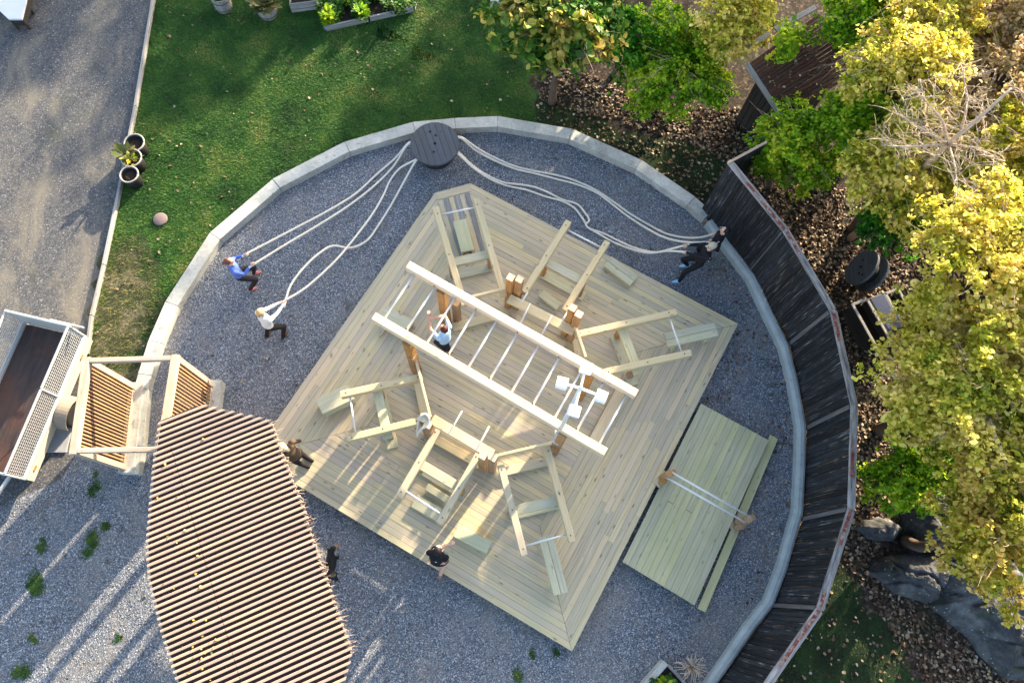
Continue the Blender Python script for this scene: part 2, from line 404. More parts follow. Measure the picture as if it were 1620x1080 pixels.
# ------------------------------------------------------------------ the ground and its sheets
def rag(poly, amp, step=.25):
    out = []
    for i in range(len(poly)):
        p, q = Vector(poly[i]), Vector(poly[(i + 1) % len(poly)]); n = max(1, int((q - p).length / step)); nn = Vector((-(q - p).y, (q - p).x)).normalized()
        for k in range(n): out.append(tuple(p.lerp(q, k / n) + nn * random.uniform(-amp, amp)))
    return out
def sheet(name, poly, z, mat, sub=0):
    me = bpy.data.meshes.new(name); me.from_pydata([(x, y, z) for x, y in poly], [], [tuple(range(len(poly)))]); me.update()
    if me.polygons[0].normal.z < 0: me.flip_normals()
    o = link(name, me, None, None, [mat]); return tag(o, kind='structure')
sheet('ground', [(-90, -70), (90, -70), (90, 110), (-90, 110)], 0.0, M['litter'])

KERB = [(207, 749), (215, 705), (223, 615), (229, 592), (245, 540), (271, 480), (340, 373), (437, 290), (549, 232), (655, 201), (720, 195), (787, 192), (903, 212), (1010, 260), (1094, 318), (1120, 341)]
KERB2 = [(1124, 348), (1155, 390), (1191, 437), (1215, 488), (1243, 546), (1257, 600), (1270, 674), (1269, 735), (1265, 808), (1240, 898), (1219, 953), (1188, 992), (1157, 1038), (1131, 1075), (1095, 1125)]
ROAD_EDGE = [(252, -90), (243, 0), (215, 170), (190, 300), (165, 420), (146, 500), (138, 560)]
road = px_poly([(-420, -160), (258, -160)] + ROAD_EDGE + [(120, 760), (60, 790), (-420, 900)])
sheet('gravel_road', road, 0.004, M['road'])
lawn = px_poly([(258, -160)] + ROAD_EDGE + [(200, 620), (232, 560), (271, 470), (340, 368), (437, 285), (549, 228), (655, 196), (720, 190), (787, 188), (850, 200), (835, 120), (812, 60), (800, -160)])
lawn = [p for i, p in enumerate(lawn[:-4])] + rag(lawn[-4:] + [lawn[0]], .35, .3)[:-8]
sheet('lawn', lawn, 0.005, M['lawn'])
verge = px_poly([(850, 190), (903, 205), (1010, 255), (1094, 310), (1125, 325), (1150, 262), (1110, 235), (1000, 215), (900, 170), (850, 150)])
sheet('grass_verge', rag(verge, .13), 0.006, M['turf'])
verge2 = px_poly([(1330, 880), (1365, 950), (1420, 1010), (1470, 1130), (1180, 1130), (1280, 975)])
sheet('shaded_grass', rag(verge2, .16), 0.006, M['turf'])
weedy = px_poly([(172, 375), (215, 370), (250, 420), (262, 480), (235, 560), (205, 640), (190, 700), (135, 600), (138, 560), (150, 480)])
sheet('weedy_bank', rag(weedy, .22), 0.009, M['weedy'])
yard = px_poly(KERB[:] + [(1124, 348)] + KERB2[1:] + [(1080, 1230), (-150, 1230), (-150, 830), (0, 800), (95, 760), (140, 690), (215, 690)])
sheet('gravel_yard', yard, 0.008, M['gravel'])

def offs(pts, w):
    P = [Vector(p).to_2d() if not isinstance(p, tuple) else Vector(p) for p in pts]; L = []; R = []
    for i, p in enumerate(P):
        a = (P[i] - P[i - 1]).normalized() if i else (P[1] - P[0]).normalized()
        b = (P[i + 1] - P[i]).normalized() if i < len(P) - 1 else a
        t_ = (a + b).normalized(); n_ = Vector((-t_.y, t_.x)); k = w / 2 / max(.5, n_.dot(Vector((-a.y, a.x))))
        L.append(p + n_ * k); R.append(p - n_ * k)
    return L, R
def blocks(root, pts, w, h, mat, name, gap=.006, h2=None):
    L, R = offs(pts, w)
    for i in range(len(pts) - 1):
        d = (L[i + 1] - L[i]).normalized() * gap
        q = [tuple(L[i] + d), tuple(L[i + 1] - d), tuple(R[i + 1] - d), tuple(R[i] + d)]
        prism(name, q, -.1, h + random.uniform(-.006, .006), mat, root, math.atan2(d.y, d.x))
k1 = thing('concrete_kerb', 'low pale concrete kerb wall curving along the lawn behind the rope reel', 'kerb', at(*KERB[8]))
blocks(k1, px_poly(KERB, .26), .31, .26, M['concrete'], 'kerb_block')
k2 = thing('concrete_footing', 'narrow bluish rounded concrete footing along the foot of the black palisade', 'kerb', at(*KERB2[6]))
P2 = px_poly(KERB2, .3); L, R = offs(P2, .22)
mb = MB()
prof = [(-.11, -.1), (-.11, .22), (-.085, .275), (-.04, .30), (.04, .30), (.085, .275), (.11, .22), (.11, -.1)]
for i in range(len(P2) - 1):
    m_ = [[L[j] * (.5 + q[0] / .22) + R[j] * (.5 - q[0] / .22) for q in prof] for j in (i, i + 1)]
    V = [(p.x, p.y, q[1]) for r_ in m_ for p, q in zip(r_, prof)]
    b_ = MB(); b_.add(V, [(j, j + 1, 9 + j, 8 + j) for j in range(7)] + [tuple(range(8)), tuple(range(15, 7, -1))])
    b_.build('kerb_block', M['kerb_blue'], k2)

# ------------------------------------------------------------------ black palisade on the footing
FH = 2.5
FB = [Vector((*at(x, y, .3).xy, 0)) for x, y in ((1110, 330), (1187, 427), (1252, 541), (1279, 675), (1272, 820), (1226, 957), (1105, 1125))]
fence = thing('palisade_fence', 'tall curved palisade of black tarred planks with flaking red and white top rail', 'fence', FB[3])
for i in range(len(FB) - 1):
    a, b = FB[i], FB[i + 1]; L_ = (b - a).length; d = (b - a) / L_; nrm = Vector((d.y, -d.x, 0))
    if nrm.dot(a) < 0: nrm = -nrm
    n_ = int(L_ / .108)
    for k in range(n_):
        p = a + d * (L_ * (k + .5) / n_) + nrm * (.05 + random.uniform(-.008, .008))
        tl = d * random.uniform(-.008, .008)
        timber('plank', p + Vector((0, 0, .12)), p + tl + Vector((0, 0, FH - .04 + random.uniform(-.015, .0))), L_ / n_ - random.uniform(.005, .012), .028, M['tar'], fence, up=nrm)
    a1 = a if i == 0 else a; 
    e0 = nrm * .06
    timber('top_rail', a + e0 + Vector((0, 0, FH)) - d * .02, b + e0 + Vector((0, 0, FH)) + d * (.0), .125, .05, M['rail'], fence)
    timber('top_rail_edge', a + nrm * .14 + Vector((0, 0, FH - .035)), b + nrm * .14 + Vector((0, 0, FH - .035)), .03, .09, M['grey_wood'], fence)
    for z in (.55, 1.85):
        timber('back_rail', a + nrm * .11 + Vector((0, 0, z)), b + nrm * .11 + Vector((0, 0, z)), .05, .1, M['dark_wood'], fence)
    if i:
        timber('cover_strip', a - nrm * .0 + Vector((0, 0, .15)), a - nrm * .0 + Vector((0, 0, FH - .06)), .035 if i == 1 else .10, .025, M['old_strip'], fence, up=nrm)
a = FB[0]; e = Vector((*at(1212, 226, FH).xy, 0)); d = (e - a).normalized(); nrm = Vector((-d.y, d.x, 0))
ret = thing('return_fence', 'short fence return behind the end of the black palisade, pale thin capping', 'fence', a)
L_ = (e - a).length; n_ = int(L_ / .11)
for k in range(n_):
    p = a + d * (L_ * (k + .7) / n_)
    timber('plank', p + Vector((0, 0, .05)), p + Vector((0, 0, FH - .02)), .1, .026, M['tar'], ret, up=nrm)
timber('capping', a + Vector((0, 0, FH + .03)), e + Vector((0, 0, FH + .03)), .06, .04, M['gate_frame'], ret)

# ------------------------------------------------------------------ the deck
DZ = .28
cT, cR, cB, cL = [Vector(at(x, y, DZ).xy) for x, y in ((711, 272), (1168, 512), (905, 1030), (397, 723))]
def UV(u, v): return cL * (1 - u) * (1 - v) + cB * u * (1 - v) + cR * u * v + cT * (1 - u) * v
def inv_uv(p):
    u = v = .5; p = Vector(p)
    for _ in range(12):
        q = UV(u, v); du = (UV(u + .01, v) - q) * 100; dv = (UV(u, v + .01) - q) * 100; e_ = p - q
        det = du.x * dv.y - du.y * dv.x; u += (e_.x * dv.y - e_.y * dv.x) / det; v += (du.x * e_.y - du.y * e_.x) / det
    return u, v
deck = thing('timber_deck', 'large square pale pine deck with mitred board borders on the gravel', 'deck', (*UV(.5, .5), 0))
NR = 62; NB = 14; dB = NB / NR; gp = .0006
c1 = inv_uv(at(688, 305, DZ).xy); c2 = inv_uv(at(745, 290, DZ).xy)
cutn = (-(c2[1] - c1[1]), (c2[0] - c1[0])); cutd = cutn[0] * c1[0] + cutn[1] * c1[1]
if cutn[0] * .5 + cutn[1] * .5 > cutd: cutn = (-cutn[0], -cutn[1]); cutd = -cutd
angA = math.atan2(*(UV(1, .5) - UV(0, .5)).yx); angB = math.atan2(*(UV(.5, 1) - UV(.5, 0)).yx)
nboard = 0
def board(poly, ang, z=DZ):
    global nboard
    poly = clip(poly, cutn, cutd)
    if len(poly) < 3: return
    w = [tuple(UV(*p)) for p in poly]
    ar = abs(sum(w[i][0] * w[(i + 1) % len(w)][1] - w[(i + 1) % len(w)][0] * w[i][1] for i in range(len(w)))) / 2
    if ar < .01: return
    prism('deck_board', w, z - .03, z + random.uniform(-.0025, .0025), M['deck'], deck, ang + (math.pi if random.random() < .5 else 0)); nboard += 1
def split(lo, hi, k):
    L_ = hi - lo
    if L_ < .28: return [(lo, hi)]
    n = 2 if L_ < .62 else 3
    if random.random() < .25: n -= 1
    cuts = sorted([lo + L_ * (j + 1 + random.uniform(-.3, .3)) / n for j in range(n - 1)])
    e_ = [lo] + cuts + [hi]; return list(zip(e_[:-1], e_[1:]))
MIT = [((1, -1), 0.0), ((1, 1), 1.0)]
for k in range(NR):          # boards along u
    v0, v1 = k / NR + gp / 2, (k + 1) / NR - gp / 2
    lo = max(0, min(v1, dB)) if k < NB else (max(0, min(1 - v0, dB)) if k >= NR - NB else dB)
    full = [(0, v0), (1, v0), (1, v1), (0, v1)]
    def clipA(q):
        if k < NB: q = clip(q, (-1, 1), -gp); q = clip(q, (1, 1), 1 - gp)      # u >= v, u <= 1-v
        elif k >= NR - NB: q = clip(q, (-1, -1), -1 - gp); q = clip(q, (1, -1), -gp)
        else: q = clip(q, (-1, 0), -dB - gp / 2); q = clip(q, (1, 0), 1 - dB - gp / 2)
        return q
    for s0, s1 in split(min(v0, dB) if k < NB else (min(1 - v1, dB) if k >= NR - NB else dB), 1 - (min(v0, dB) if k < NB else (min(1 - v1, dB) if k >= NR - NB else dB)), k):
        a0 = s0 if s0 > dB + .01 else 0; a1 = s1 if s1 < 1 - dB - .01 else 1
        board(clipA([(a0 + gp / 3, v0), (a1 - gp / 3, v0), (a1 - gp / 3, v1), (a0 + gp / 3, v1)]), angA)
for side in (0, 1):
    for k in range(NB):
        u0, u1 = k / NR + gp / 2, (k + 1) / NR - gp / 2
        for s0, s1 in split(u0, 1 - u0, k):
            a0 = s0 if s0 > u1 + .02 else 0; a1 = s1 if s1 < 1 - u1 - .02 else 1
            q = [(u0, a0 + gp / 3), (u1, a0 + gp / 3), (u1, a1 - gp / 3), (u0, a1 - gp / 3)]
            q = clip(q, (1, -1), -gp); q = clip(q, (1, 1), 1 - gp)
            if side: q = [(1 - p[0], p[1]) for p in q]
            board(q, angB)
# fascia round the deck, one solid dark block filling the space under it
cor = [UV(*c1), UV(*c2), cR, cB, cL]
for i in range(5):
    a, b = cor[i], cor[(i + 1) % 5]; n_ = Vector((-(b - a).y, (b - a).x)).normalized()
    if n_.dot(UV(.5, .5) - a) < 0: n_ = -n_
    timber('fascia', (*(a + n_ * .05), DZ - .125), (*(b + n_ * .05), DZ - .125), .04, .17, M['deck'], deck)
prism('under_deck', [tuple(p + (UV(.5, .5) - p).normalized() * .16) for p in cor], .02, DZ - .045, M['bitumen'], deck)
# the small fan of boards at the cut corner
w0, w1, w2, w3 = [Vector(at(x, y, DZ).xy) for x, y in ((693, 318), (744, 305), (771, 402), (721, 416))]
for k in range(6):
    a, b = k / 6, (k + 1) / 6 - .03
    q = [tuple(w0.lerp(w1, a)), tuple(w0.lerp(w1, b)), tuple(w3.lerp(w2, b)), tuple(w3.lerp(w2, a))]
    prism('deck_board', q, DZ + .003, DZ + .016, M['grey_wood'] if k % 2 else M['deck'], deck, math.atan2(*(w2 - w1).yx))
e0, e1, e2, e3 = [Vector(at(x, y, DZ).xy) for x, y in ((690, 306), (745, 291), (744, 303), (692, 316.5))]
prism('deck_board', [tuple(e0), tuple(e1), tuple(e2), tuple(e3)], DZ + .003, DZ + .018, M['deck'], deck, math.atan2(*(e1 - e0).yx))

# ------------------------------------------------------------------ lower platform with its rail
RZ = .26
q0, q1, q2, q3 = [Vector(at(x, y, RZ).xy) for x, y in ((1109, 638), (1216, 696), (1099, 957), (985, 888))]
ramp = thing('side_platform', 'greenish pine platform of long boards beside the big deck', 'platform', (*((q0 + q1 + q2 + q3) / 4), 0))
n_ = 12; angR = math.atan2(*(q3 - q0).yx)
for k in range(n_):
    a, b = k / n_ + .0015, (k + 1) / n_ - .0015
    A, B, C, D = q0.lerp(q1, a), q0.lerp(q1, b), q3.lerp(q2, b), q3.lerp(q2, a)
    cut = random.uniform(.3, .7) if k in (2, 5, 9) else None
    if cut:
        prism('deck_board', [tuple(A), tuple(B), tuple(B.lerp(C, cut - .0015)), tuple(A.lerp(D, cut - .0015))], RZ - .03, RZ, M['ramp'], ramp, angR)
        prism('deck_board', [tuple(A.lerp(D, cut + .0015)), tuple(B.lerp(C, cut + .0015)), tuple(C), tuple(D)], RZ - .03, RZ + .002, M['ramp'], ramp, angR)
    else:
        prism('deck_board', [tuple(A), tuple(B), tuple(C), tuple(D)], RZ - .03, RZ + random.uniform(-.002, .002), M['ramp'], ramp, angR)
l0, l1, l2, l3 = [Vector(at(x, y, .14).xy) for x, y in ((1219, 687), (1231, 694), (1116, 968), (1104, 962))]
prism('step_board', [tuple(p) for p in (l0, l1, l2, l3)], .08, .13, M['ramp'], ramp, angR)
for a, b in ((q0, q1), (q1, q2), (q2, q3), (q3, q0)):
    c_ = (q0 + q1 + q2 + q3) / 4; i_ = (c_ - (a + b) / 2).normalized() * .05
    timber('fascia', (*(a + i_), RZ - .12), (*(b + i_), RZ - .12), .04, .16, M['ramp'], ramp)
prism('under_deck', [tuple(p.lerp((q0 + q1 + q2 + q3) / 4, .06)) for p in (q0, q1, q2, q3)], .02, RZ - .045, M['bitumen'], ramp)
ra, rb = at(1047, 756, RZ), at(1165, 826, .1)
rail = thing('bar_rail', 'two parallel steel bars between wooden block posts across the green platform', 'rail', ra)
for p, zt in ((ra, 1.0), (rb, 1.0)):
    for dx, dy, w, h in ((0, 0, .15, zt), (.13, .05, .12, zt - .12), (-.04, -.12, .12, zt - .3)):
        timber('post', p + Vector((dx, dy, -.2)), Vector((p.x + dx, p.y + dy, h)), w, w, M['post'], rail, up=(1, .45, 0), c=.03)
    timber('foot_block', Vector((p.x - .15, p.y - .15, p.z + .03)), Vector((p.x + .12, p.y + .1, p.z + .03)), .2, .06, M['beam'], rail)
dv = (rb - ra); dv.z = 0; dv.normalize(); sd = Vector((-dv.y, dv.x, 0))
for off, z in ((.07, .93), (-.07, .86)):
    mb = MB(); mb.tube([Vector((ra.x, ra.y, z)) + sd * off, Vector((rb.x, rb.y, z)) + sd * off], .024, 10); mb.build('steel_bar', M['steel'], rail, True)

# ------------------------------------------------------------------ the exercise frame on the deck
def px(x, y, z): return at(x, y, z)
fr = thing('exercise_frame', 'large octagonal timber exercise frame with overhead ladder standing on the deck', 'exercise frame', at(790, 590, DZ))
LZ = 2.66
lb = [((646, 421), (1006, 624)), ((592, 502), (957, 716))]
for a, b in lb: timber('ladder_beam', px(*a, LZ), px(*b, LZ), .17, .22, M['fresh'], fr, c=.012)
RUNG = [((654, 436), (609, 503)), ((688, 454), (643, 522)), ((719, 473), (676, 542)), ((752, 491), (709, 562)), ((784, 510), (741, 581)), ((818, 528), (775, 600)), ((851, 548), (810, 619)), ((884, 567), (843, 640)), ((918, 589), (878, 660)), ((953, 608), (913, 680)), ((990, 626), (948, 702))]
for a, b in RUNG:
    A, B = px(*a, LZ - .04), px(*b, LZ - .04); d = (B - A).normalized() * .07
    mb = MB(); mb.tube([A - d, B + d], .024, 10); mb.build('rung', M['steel'], fr, True)
def bolt(p, r=.02, parent=None):
    mb = MB(); mb.lathe([(r, -.004), (r, .006), (r * .6, .010)], 8, 0, Matrix.Translation(p)); return mb.build('bolt', M['bolt'], parent or fr)
for a, b in RUNG[1::2]:
    for q in (a, b): bolt(px(*q, LZ + .11) + Vector((random.uniform(-.02, .02), .03, 0)), .02)
def post(base, top, w=.17, mat='post', z0=DZ, cap=None):
    b = px(*base, top[1]) if isinstance(top, tuple) else base
    p = timber('post', Vector((b.x, b.y, z0)), Vector((b.x, b.y, top[1])), w, w, M[mat], fr, up=(.87, -.5, 0), c=.02)
    if cap: timber('post_cap', Vector((b.x, b.y, top[1] + .002)), Vector((b.x, b.y, top[1] + .02)), w * .98, w * .98, M[cap], fr, up=(.87, -.5, 0))
    return b
for p in ((699, 458), (645, 540), (937, 588), (893, 683)): post(p, (0, LZ - .13), .19)
PT = 2.05
for p in ((808, 439), (822, 442), (906, 487), (916, 497), (669, 661), (677, 671), (764, 720), (780, 723)): post(p, (0, PT), .16, 'post', DZ, 'fresh')
for p, z in (((721, 478), 1.5), ((652, 562), 1.7), ((881, 697), 1.55), ((930, 600), 1.5)): post(p, (0, z), .16, 'post', DZ, 'steel' if p[0] == 881 else None)
BZ = 1.28
for a, b in (((805, 472), (908, 524)), ((684, 663), (779, 719))):       # seat-wide ring planks with dip handles
    A, B = px(*a, BZ), px(*b, BZ); timber('ring_plank', A, B, .22, .07, M['fresh'] if a[0] == 684 else M['beam'], fr)
    timber('ring_apron', A + Vector((0, 0, -.1)), B + Vector((0, 0, -.1)), .05, .14, M['beam'], fr)
for a, b in (((836, 486), (823, 512)), ((870, 505), (856, 531)), ((714, 679), (731, 650)), ((757, 705), (774, 674))):
    A, B = px(*a, BZ + .02), px(*b, BZ + .02); mb = MB(); mb.tube([A - (B - A) * .25, B], .02, 10); mb.build('dip_handle', M['steel'], fr, True)
for a, b in (((835, 462), (824, 480)), ((897, 494), (888, 510))):
    A, B = px(*a, BZ + .02), px(*b, BZ + .02); mb = MB(); mb.tube([A, B], .02, 10); mb.build('dip_handle', M['steel'], fr, True)
for a, b in (((742, 472), (812, 454)), ((906, 506), (926, 566)), ((657, 566), (681, 660)), ((782, 722), (876, 700))):
    timber('ring_rail', px(*a, 1.35), px(*b, 1.35), .06, .17, M['beam'], fr)
for a, b, w in (((716, 518), (803, 495), .2), ((660, 598), (674, 666), .2), ((798, 746), (868, 729), .2), ((815, 505), (893, 548), .2), ((690, 695), (765, 738), .2), ((905, 520), (925, 610), .14)):
    timber('floor_sill', px(*a, DZ + .07), px(*b, DZ + .07), w, .1, M['beam'], fr)
timber('floor_sill', px(985, 612, DZ + .06), px(938, 700, DZ + .06), .24, .09, M['fresh'], fr)
timber('floor_sill', px(630, 490, DZ + .06), px(600, 530, DZ + .06), .1, .06, M['beam'], fr)
# six stations: two beams on legs, a cross plank, a bar at the outer end.  inner -> outer ends in the photo
WB = [
 (((735, 484), (689, 330)), ((797, 468), (753, 317)), 'W1'),
 (((829, 464), (899, 352)), ((893, 492), (960, 384)), 'W2'),
 (((910, 531), (1069, 495)), ((955, 590), (1092, 559)), 'W3'),
 (((668, 597), (540, 625)), ((664, 666), (550, 694)), 'W4'),
 (((693, 680), (631, 786)), ((757, 719), (695, 828)), 'W5'),
 (((792, 736), (829, 878)), ((864, 706), (905, 857)), 'W6')]
CP = {'W1': ((716, 416), (777, 402)), 'W2': ((868, 417), (921, 446)), 'W3': ((985, 524), (1008, 586)), 'W4': ((598, 622), (613, 688)), 'W5': ((668, 736), (726, 771)), 'W6': ((820, 806), (884, 791))}
SZ = 1.22
for ba, bb, key in WB:
    ends = []
    for i_, o_ in (ba, bb):
        A, B = px(*i_, SZ), px(*o_, SZ)
        timber('station_beam', A, B, .15, .19, M['beam'], fr, c=.012); ends.append((A, B))
        for s_ in (.05, .5, .93): bolt(A.lerp(B, s_) + Vector((random.uniform(-.02, .02), random.uniform(-.02, .02), .095)), .016)
    (A0, B0), (A1, B1) = ends
    da, db = (A0 - B0).normalized() * .18, (A1 - B1).normalized() * .18
    mb = MB(); mb.tube([B0 + da, B1 + db], .022, 10); mb.build('pull_bar', M['steel'], fr, True)
    c0, c1_ = CP[key]
    C0, C1 = px(*c0, SZ - .16), px(*c1_, SZ - .16); ext = (C1 - C0).normalized() * .08
    timber('cross_plank', C0 - ext, C1 + ext, .21, .11, M['bench'], fr)
    d = (C1 - C0).normalized()
    # the legs stand under the beams
    for E0, E1 in ends:
        a2, b2 = E0.xy, E1.xy; t_ = min(.95, max(.05, ((C0 + C1) / 2 - E0).dot(E1 - E0) / (E1 - E0).length_squared)); p = E0.lerp(E1, t_)
        timber('leg', Vector((p.x, p.y, DZ)), Vector((p.x, p.y, SZ - .1)), .13, .15, M['post'], fr, up=(E1 - E0), c=.015)
    f0, f1 = Vector((C0.x, C0.y, DZ + .04)) - ext * 2, Vector((C1.x, C1.y, DZ + .04)) + ext * 2
    timber('foot_plank', f0, f1, .26, .045, M['bench'], fr)

# short rope hung on a ring post
P6 = px(673, 662, 2.0)
rp = spline([px(660, 690, 1.2), px(661, 676, 1.75), px(664, 660, 2.06), px(673, 655, 2.1), px(679, 662, 2.1), px(676, 672, 2.06), px(667, 678, 2.0), px(662, 684, 1.6)], 6)
mb = MB(); mb.tube(rp, .028, 8)
tag(mb.build('looped_rope', M['rope'], None, True, rp[0]), 'short white rope looped over the top of a ring post', 'rope')

# ------------------------------------------------------------------ benches and loose planks on the deck
def bench(quad, h, label, planks=1, legs='box', mat='bench', thick=.06, cat='bench'):
    z = DZ + h; Q = [at(x, y, z) for x, y in quad]     # Q0->Q1 and Q3->Q2 are the long sides
    c = sum(Q, Vector()) / 4
    b = thing('low_bench', label, cat, (c.x, c.y, DZ), 'benches and step planks on the deck')
    ax = ((Q[1] + Q[2]) / 2 - (Q[0] + Q[3]) / 2); L_ = ax.length; ax.normalize(); wy = ((Q[3] + Q[2]) / 2 - (Q[0] + Q[1]) / 2).length; sy = Vector((-ax.y, ax.x, 0))
    for k in range(planks):
        o = sy * (wy * ((k + .5) / planks - .5)); timber('seat_plank', c - ax * L_ / 2 + o - Vector((0, 0, thick / 2)), c + ax * L_ / 2 + o - Vector((0, 0, thick / 2)), wy / planks - .006, thick, M[mat], b)
    if legs == 'box':
        for s_ in (-1, 1):
            timber('side_board', c - ax * (L_ / 2 - .03) + sy * s_ * (wy / 2 - .04) - Vector((0, 0, thick + (h - thick) / 2)), c + ax * (L_ / 2 - .03) + sy * s_ * (wy / 2 - .04) - Vector((0, 0, thick + (h - thick) / 2)), .04, h - thick - .002, M[mat], b)
        timber('stretcher', c - sy * (wy / 2 - .07) - Vector((0, 0, h - .03)), c + sy * (wy / 2 - .07) - Vector((0, 0, h - .03)), .1, .04, M[mat], b)
    else:
        for s_ in (-1, 1):
            p = c + ax * s_ * (L_ / 2 - .22)
            for q in (-1, 1):
                timber('leg', p + sy * q * (wy / 2 - .05) - Vector((0, 0, thick)), p + sy * q * (wy / 2 - .05) - Vector((0, 0, h)), .07, .07, M[mat], b)
            timber('foot', p - sy * (wy / 2 + .03) - Vector((0, 0, h - .025)), p + sy * (wy / 2 + .03) - Vector((0, 0, h - .025)), .1, .045, M[mat], b)
    return b
bench([(716, 350), (730, 399), (750, 394), (738, 346)], .32, 'box bench between the two beams at the cut corner of the deck')
bench([(967, 404), (1009, 437), (997, 452), (955, 421)], .14, 'two plank low step at the deck edge nearest the two men in black', 2)
bench([(862, 459), (889, 480), (880, 490), (851, 468)], .12, 'short narrow step plank between the beams beside the low bar nearest the ropes', 1)
bench([(1050, 527), (1129, 509), (1137, 531), (1057, 549)], .45, 'two plank bench on small legs at the deck corner nearest the palisade', 2, 'legs')
bench([(499, 631), (549, 607), (561, 631), (510, 655)], .42, 'thick board bench under the beams nearest the slatted shelter roof', 1, 'box', 'bench', .1)
bench([(599, 500), (611, 483), (656, 508), (645, 523)][1:] + [(599, 500)], .34, 'box bench under the open end of the overhead ladder', 1)
bench([(678, 764), (712, 785), (705, 795), (672, 774)], .18, 'narrow step plank just behind a wider step, below the sunlit cross plank', 1)
bench([(662, 782), (703, 806), (692, 825), (649, 801)], .12, 'wide low step under the pull bar facing the man in black shorts', 1)
bench([(726, 830), (779, 856), (769, 876), (717, 848)], .3, 'pale single board bench beside the man in black shorts', 1)
bench([(852, 850), (876, 942), (899, 936), (875, 844)], .4, 'long two plank bench pointing at the lowest corner of the deck', 2, 'legs')

# ------------------------------------------------------------------ lamp post
lt = at(918, 614, 5.9); LB = Vector((lt.x, lt.y, DZ))
lamp = thing('lamp_post', 'tall steel lamp post with four white square lamp heads on a cross', 'lamp post', LB)
mb = MB(); mb.tube([LB, Vector((lt.x, lt.y, 3)), Vector((lt.x, lt.y, 5.95))], [.05, .045, .035], 12); mb.build('pole', M['steel'], lamp, True)
for tgt in ((927, 582), (908, 650), (889, 606), (951, 627)):
    e = at(*tgt, 5.9); d = (e - lt).normalized()
    timber('arm', lt, e - d * .05, .04, .04, M['white_lamp'], lamp)
    h_ = timber('lamp_head', e - d * .09, e + d * .09, .20, .10, M['white_lamp'], lamp, c=.03)
    s_ = Vector((-d.y, d.x, 0))
    timber('lens', e - d * .08 - Vector((0, 0, .07)), e + d * .08 - Vector((0, 0, .07)), .18, .03, M['steel'], h_)
timber('bracket', Vector((lt.x - .1, lt.y, LZ - .3)), Vector((lt.x + .1, lt.y, LZ - .3)), .16, .06, M['steel'], lamp)

# ------------------------------------------------------------------ cable reels and ropes
def reel(loc, axis, R, h, rd, label, nboard=8, yaw=0.0, both=True):
    r = thing('cable_reel', label, 'cable reel', loc)
    ax = Vector(axis).normalized(); m = Matrix.Translation(Vector(loc)) @ ax.to_track_quat('Z', 'Y').to_matrix().to_4x4() @ Matrix.Rotation(yaw, 4, 'Z')
    for z0 in ((h - .07, 0.0) if both else (h - .07,)):
        for k in range(nboard):
            y0, y1 = -R + 2 * R * k / nboard + .004, -R + 2 * R * (k + 1) / nboard - .004
            ys = [y0 + (y1 - y0) * j / 6 for j in range(7)]; xs = [math.sqrt(max(0, R * R - y * y)) for y in ys]
            pts = [(-x, y) for x, y in zip(xs, ys)] + [(x, y) for x, y in zip(xs[::-1], ys[::-1])]
            pts = [p for i, p in enumerate(pts) if i == 0 or (Vector(p) - Vector(pts[i - 1])).length > 1e-4]
            n = len(pts); me = bpy.data.meshes.new('flange_board')
            me.from_pydata([(x, y, -.035) for x, y in pts] + [(x, y, .035) for x, y in pts], [], [tuple(range(n)), tuple(range(2 * n - 1, n - 1, -1))] + [(i, n + i, n + (i + 1) % n, (i + 1) % n) for i in range(n)]); me.flip_normals(); me.update()
            link('flange_board', me, r, m @ Matrix.Translation((0, 0, z0 + .035)), [M['reel']])
    mb = MB(); mb.lathe([(rd, .0), (rd, h - .07)], 28, 0, m); mb.build('drum', M['reel_dark'], r)
    for i, a in enumerate((0.3, 1.35, 2.4, 3.45, 4.5, 5.55)):
        q = m @ Matrix.Translation((R * .62 * math.cos(a), R * .62 * math.sin(a), h)); mb = MB(); mb.lathe([(.024, -.01), (.024, .004), (.012, .008)], 10, 0, q); mb.build('bolt', M['bolt'], r)
    for x, y, s_ in ((0, 0, .038), (.22, -.09, .03), (-.23, .1, .03), (.37, .02, .03)):
        q = m @ Matrix.Translation((x * R / .63, y * R / .63, h)); mb = MB(); mb.lathe([(s_, -.02), (s_, .004)], 14, 0, q); mb.build('bore', M['hole'], r)
    return r
RC = at(688, 227, .56)
reel((RC.x, RC.y, .02), (0, 0, 1), .62, .54, .44, 'dark grey wooden cable reel table by the kerb holding the white ropes', 8, math.radians(-72), False)
rope_pts = {
 'A': ([(647, 226), (626, 250), (597, 275), (562, 307), (520, 333), (471, 359), (429, 381), (389, 402)], [(645, 229), (622, 264), (590, 296), (548, 328), (499, 359), (450, 388), (400, 419)]),
 'B': ([(657, 253), (633, 266), (617, 286), (606, 310), (587, 342), (555, 384), (527, 416), (485, 454), (453, 474)], [(657, 256), (640, 286), (619, 324), (597, 359), (580, 381), (555, 392), (527, 389), (506, 400), (481, 423), (460, 451), (451, 479)]),
 'C': ([(729, 217), (754, 234), (777, 247), (811, 262), (842, 270), (879, 277), (907, 285), (939, 299), (970, 319), (998, 339), (1027, 356), (1055, 370), (1086, 376), (1112, 375), (1134, 368)], [(729, 219), (751, 237), (780, 253), (814, 267), (848, 275), (879, 283), (913, 292), (944, 305), (967, 322), (993, 342), (1021, 360), (1052, 376), (1086, 383), (1124, 383)]),
 'D': ([(726, 242), (743, 258), (765, 274), (794, 288), (822, 292), (845, 296), (868, 305), (890, 316), (913, 323), (924, 335), (932, 348), (927, 355), (933, 362), (956, 370), (976, 380), (998, 390), (1021, 397), (1041, 399), (1061, 394), (1084, 388)], [(726, 245), (748, 265), (777, 284), (802, 294), (834, 301), (862, 311), (888, 318), (907, 328), (919, 342), (926, 353), (930, 360), (947, 370), (970, 383), (998, 394), (1027, 400), (1055, 397), (1077, 398)])}
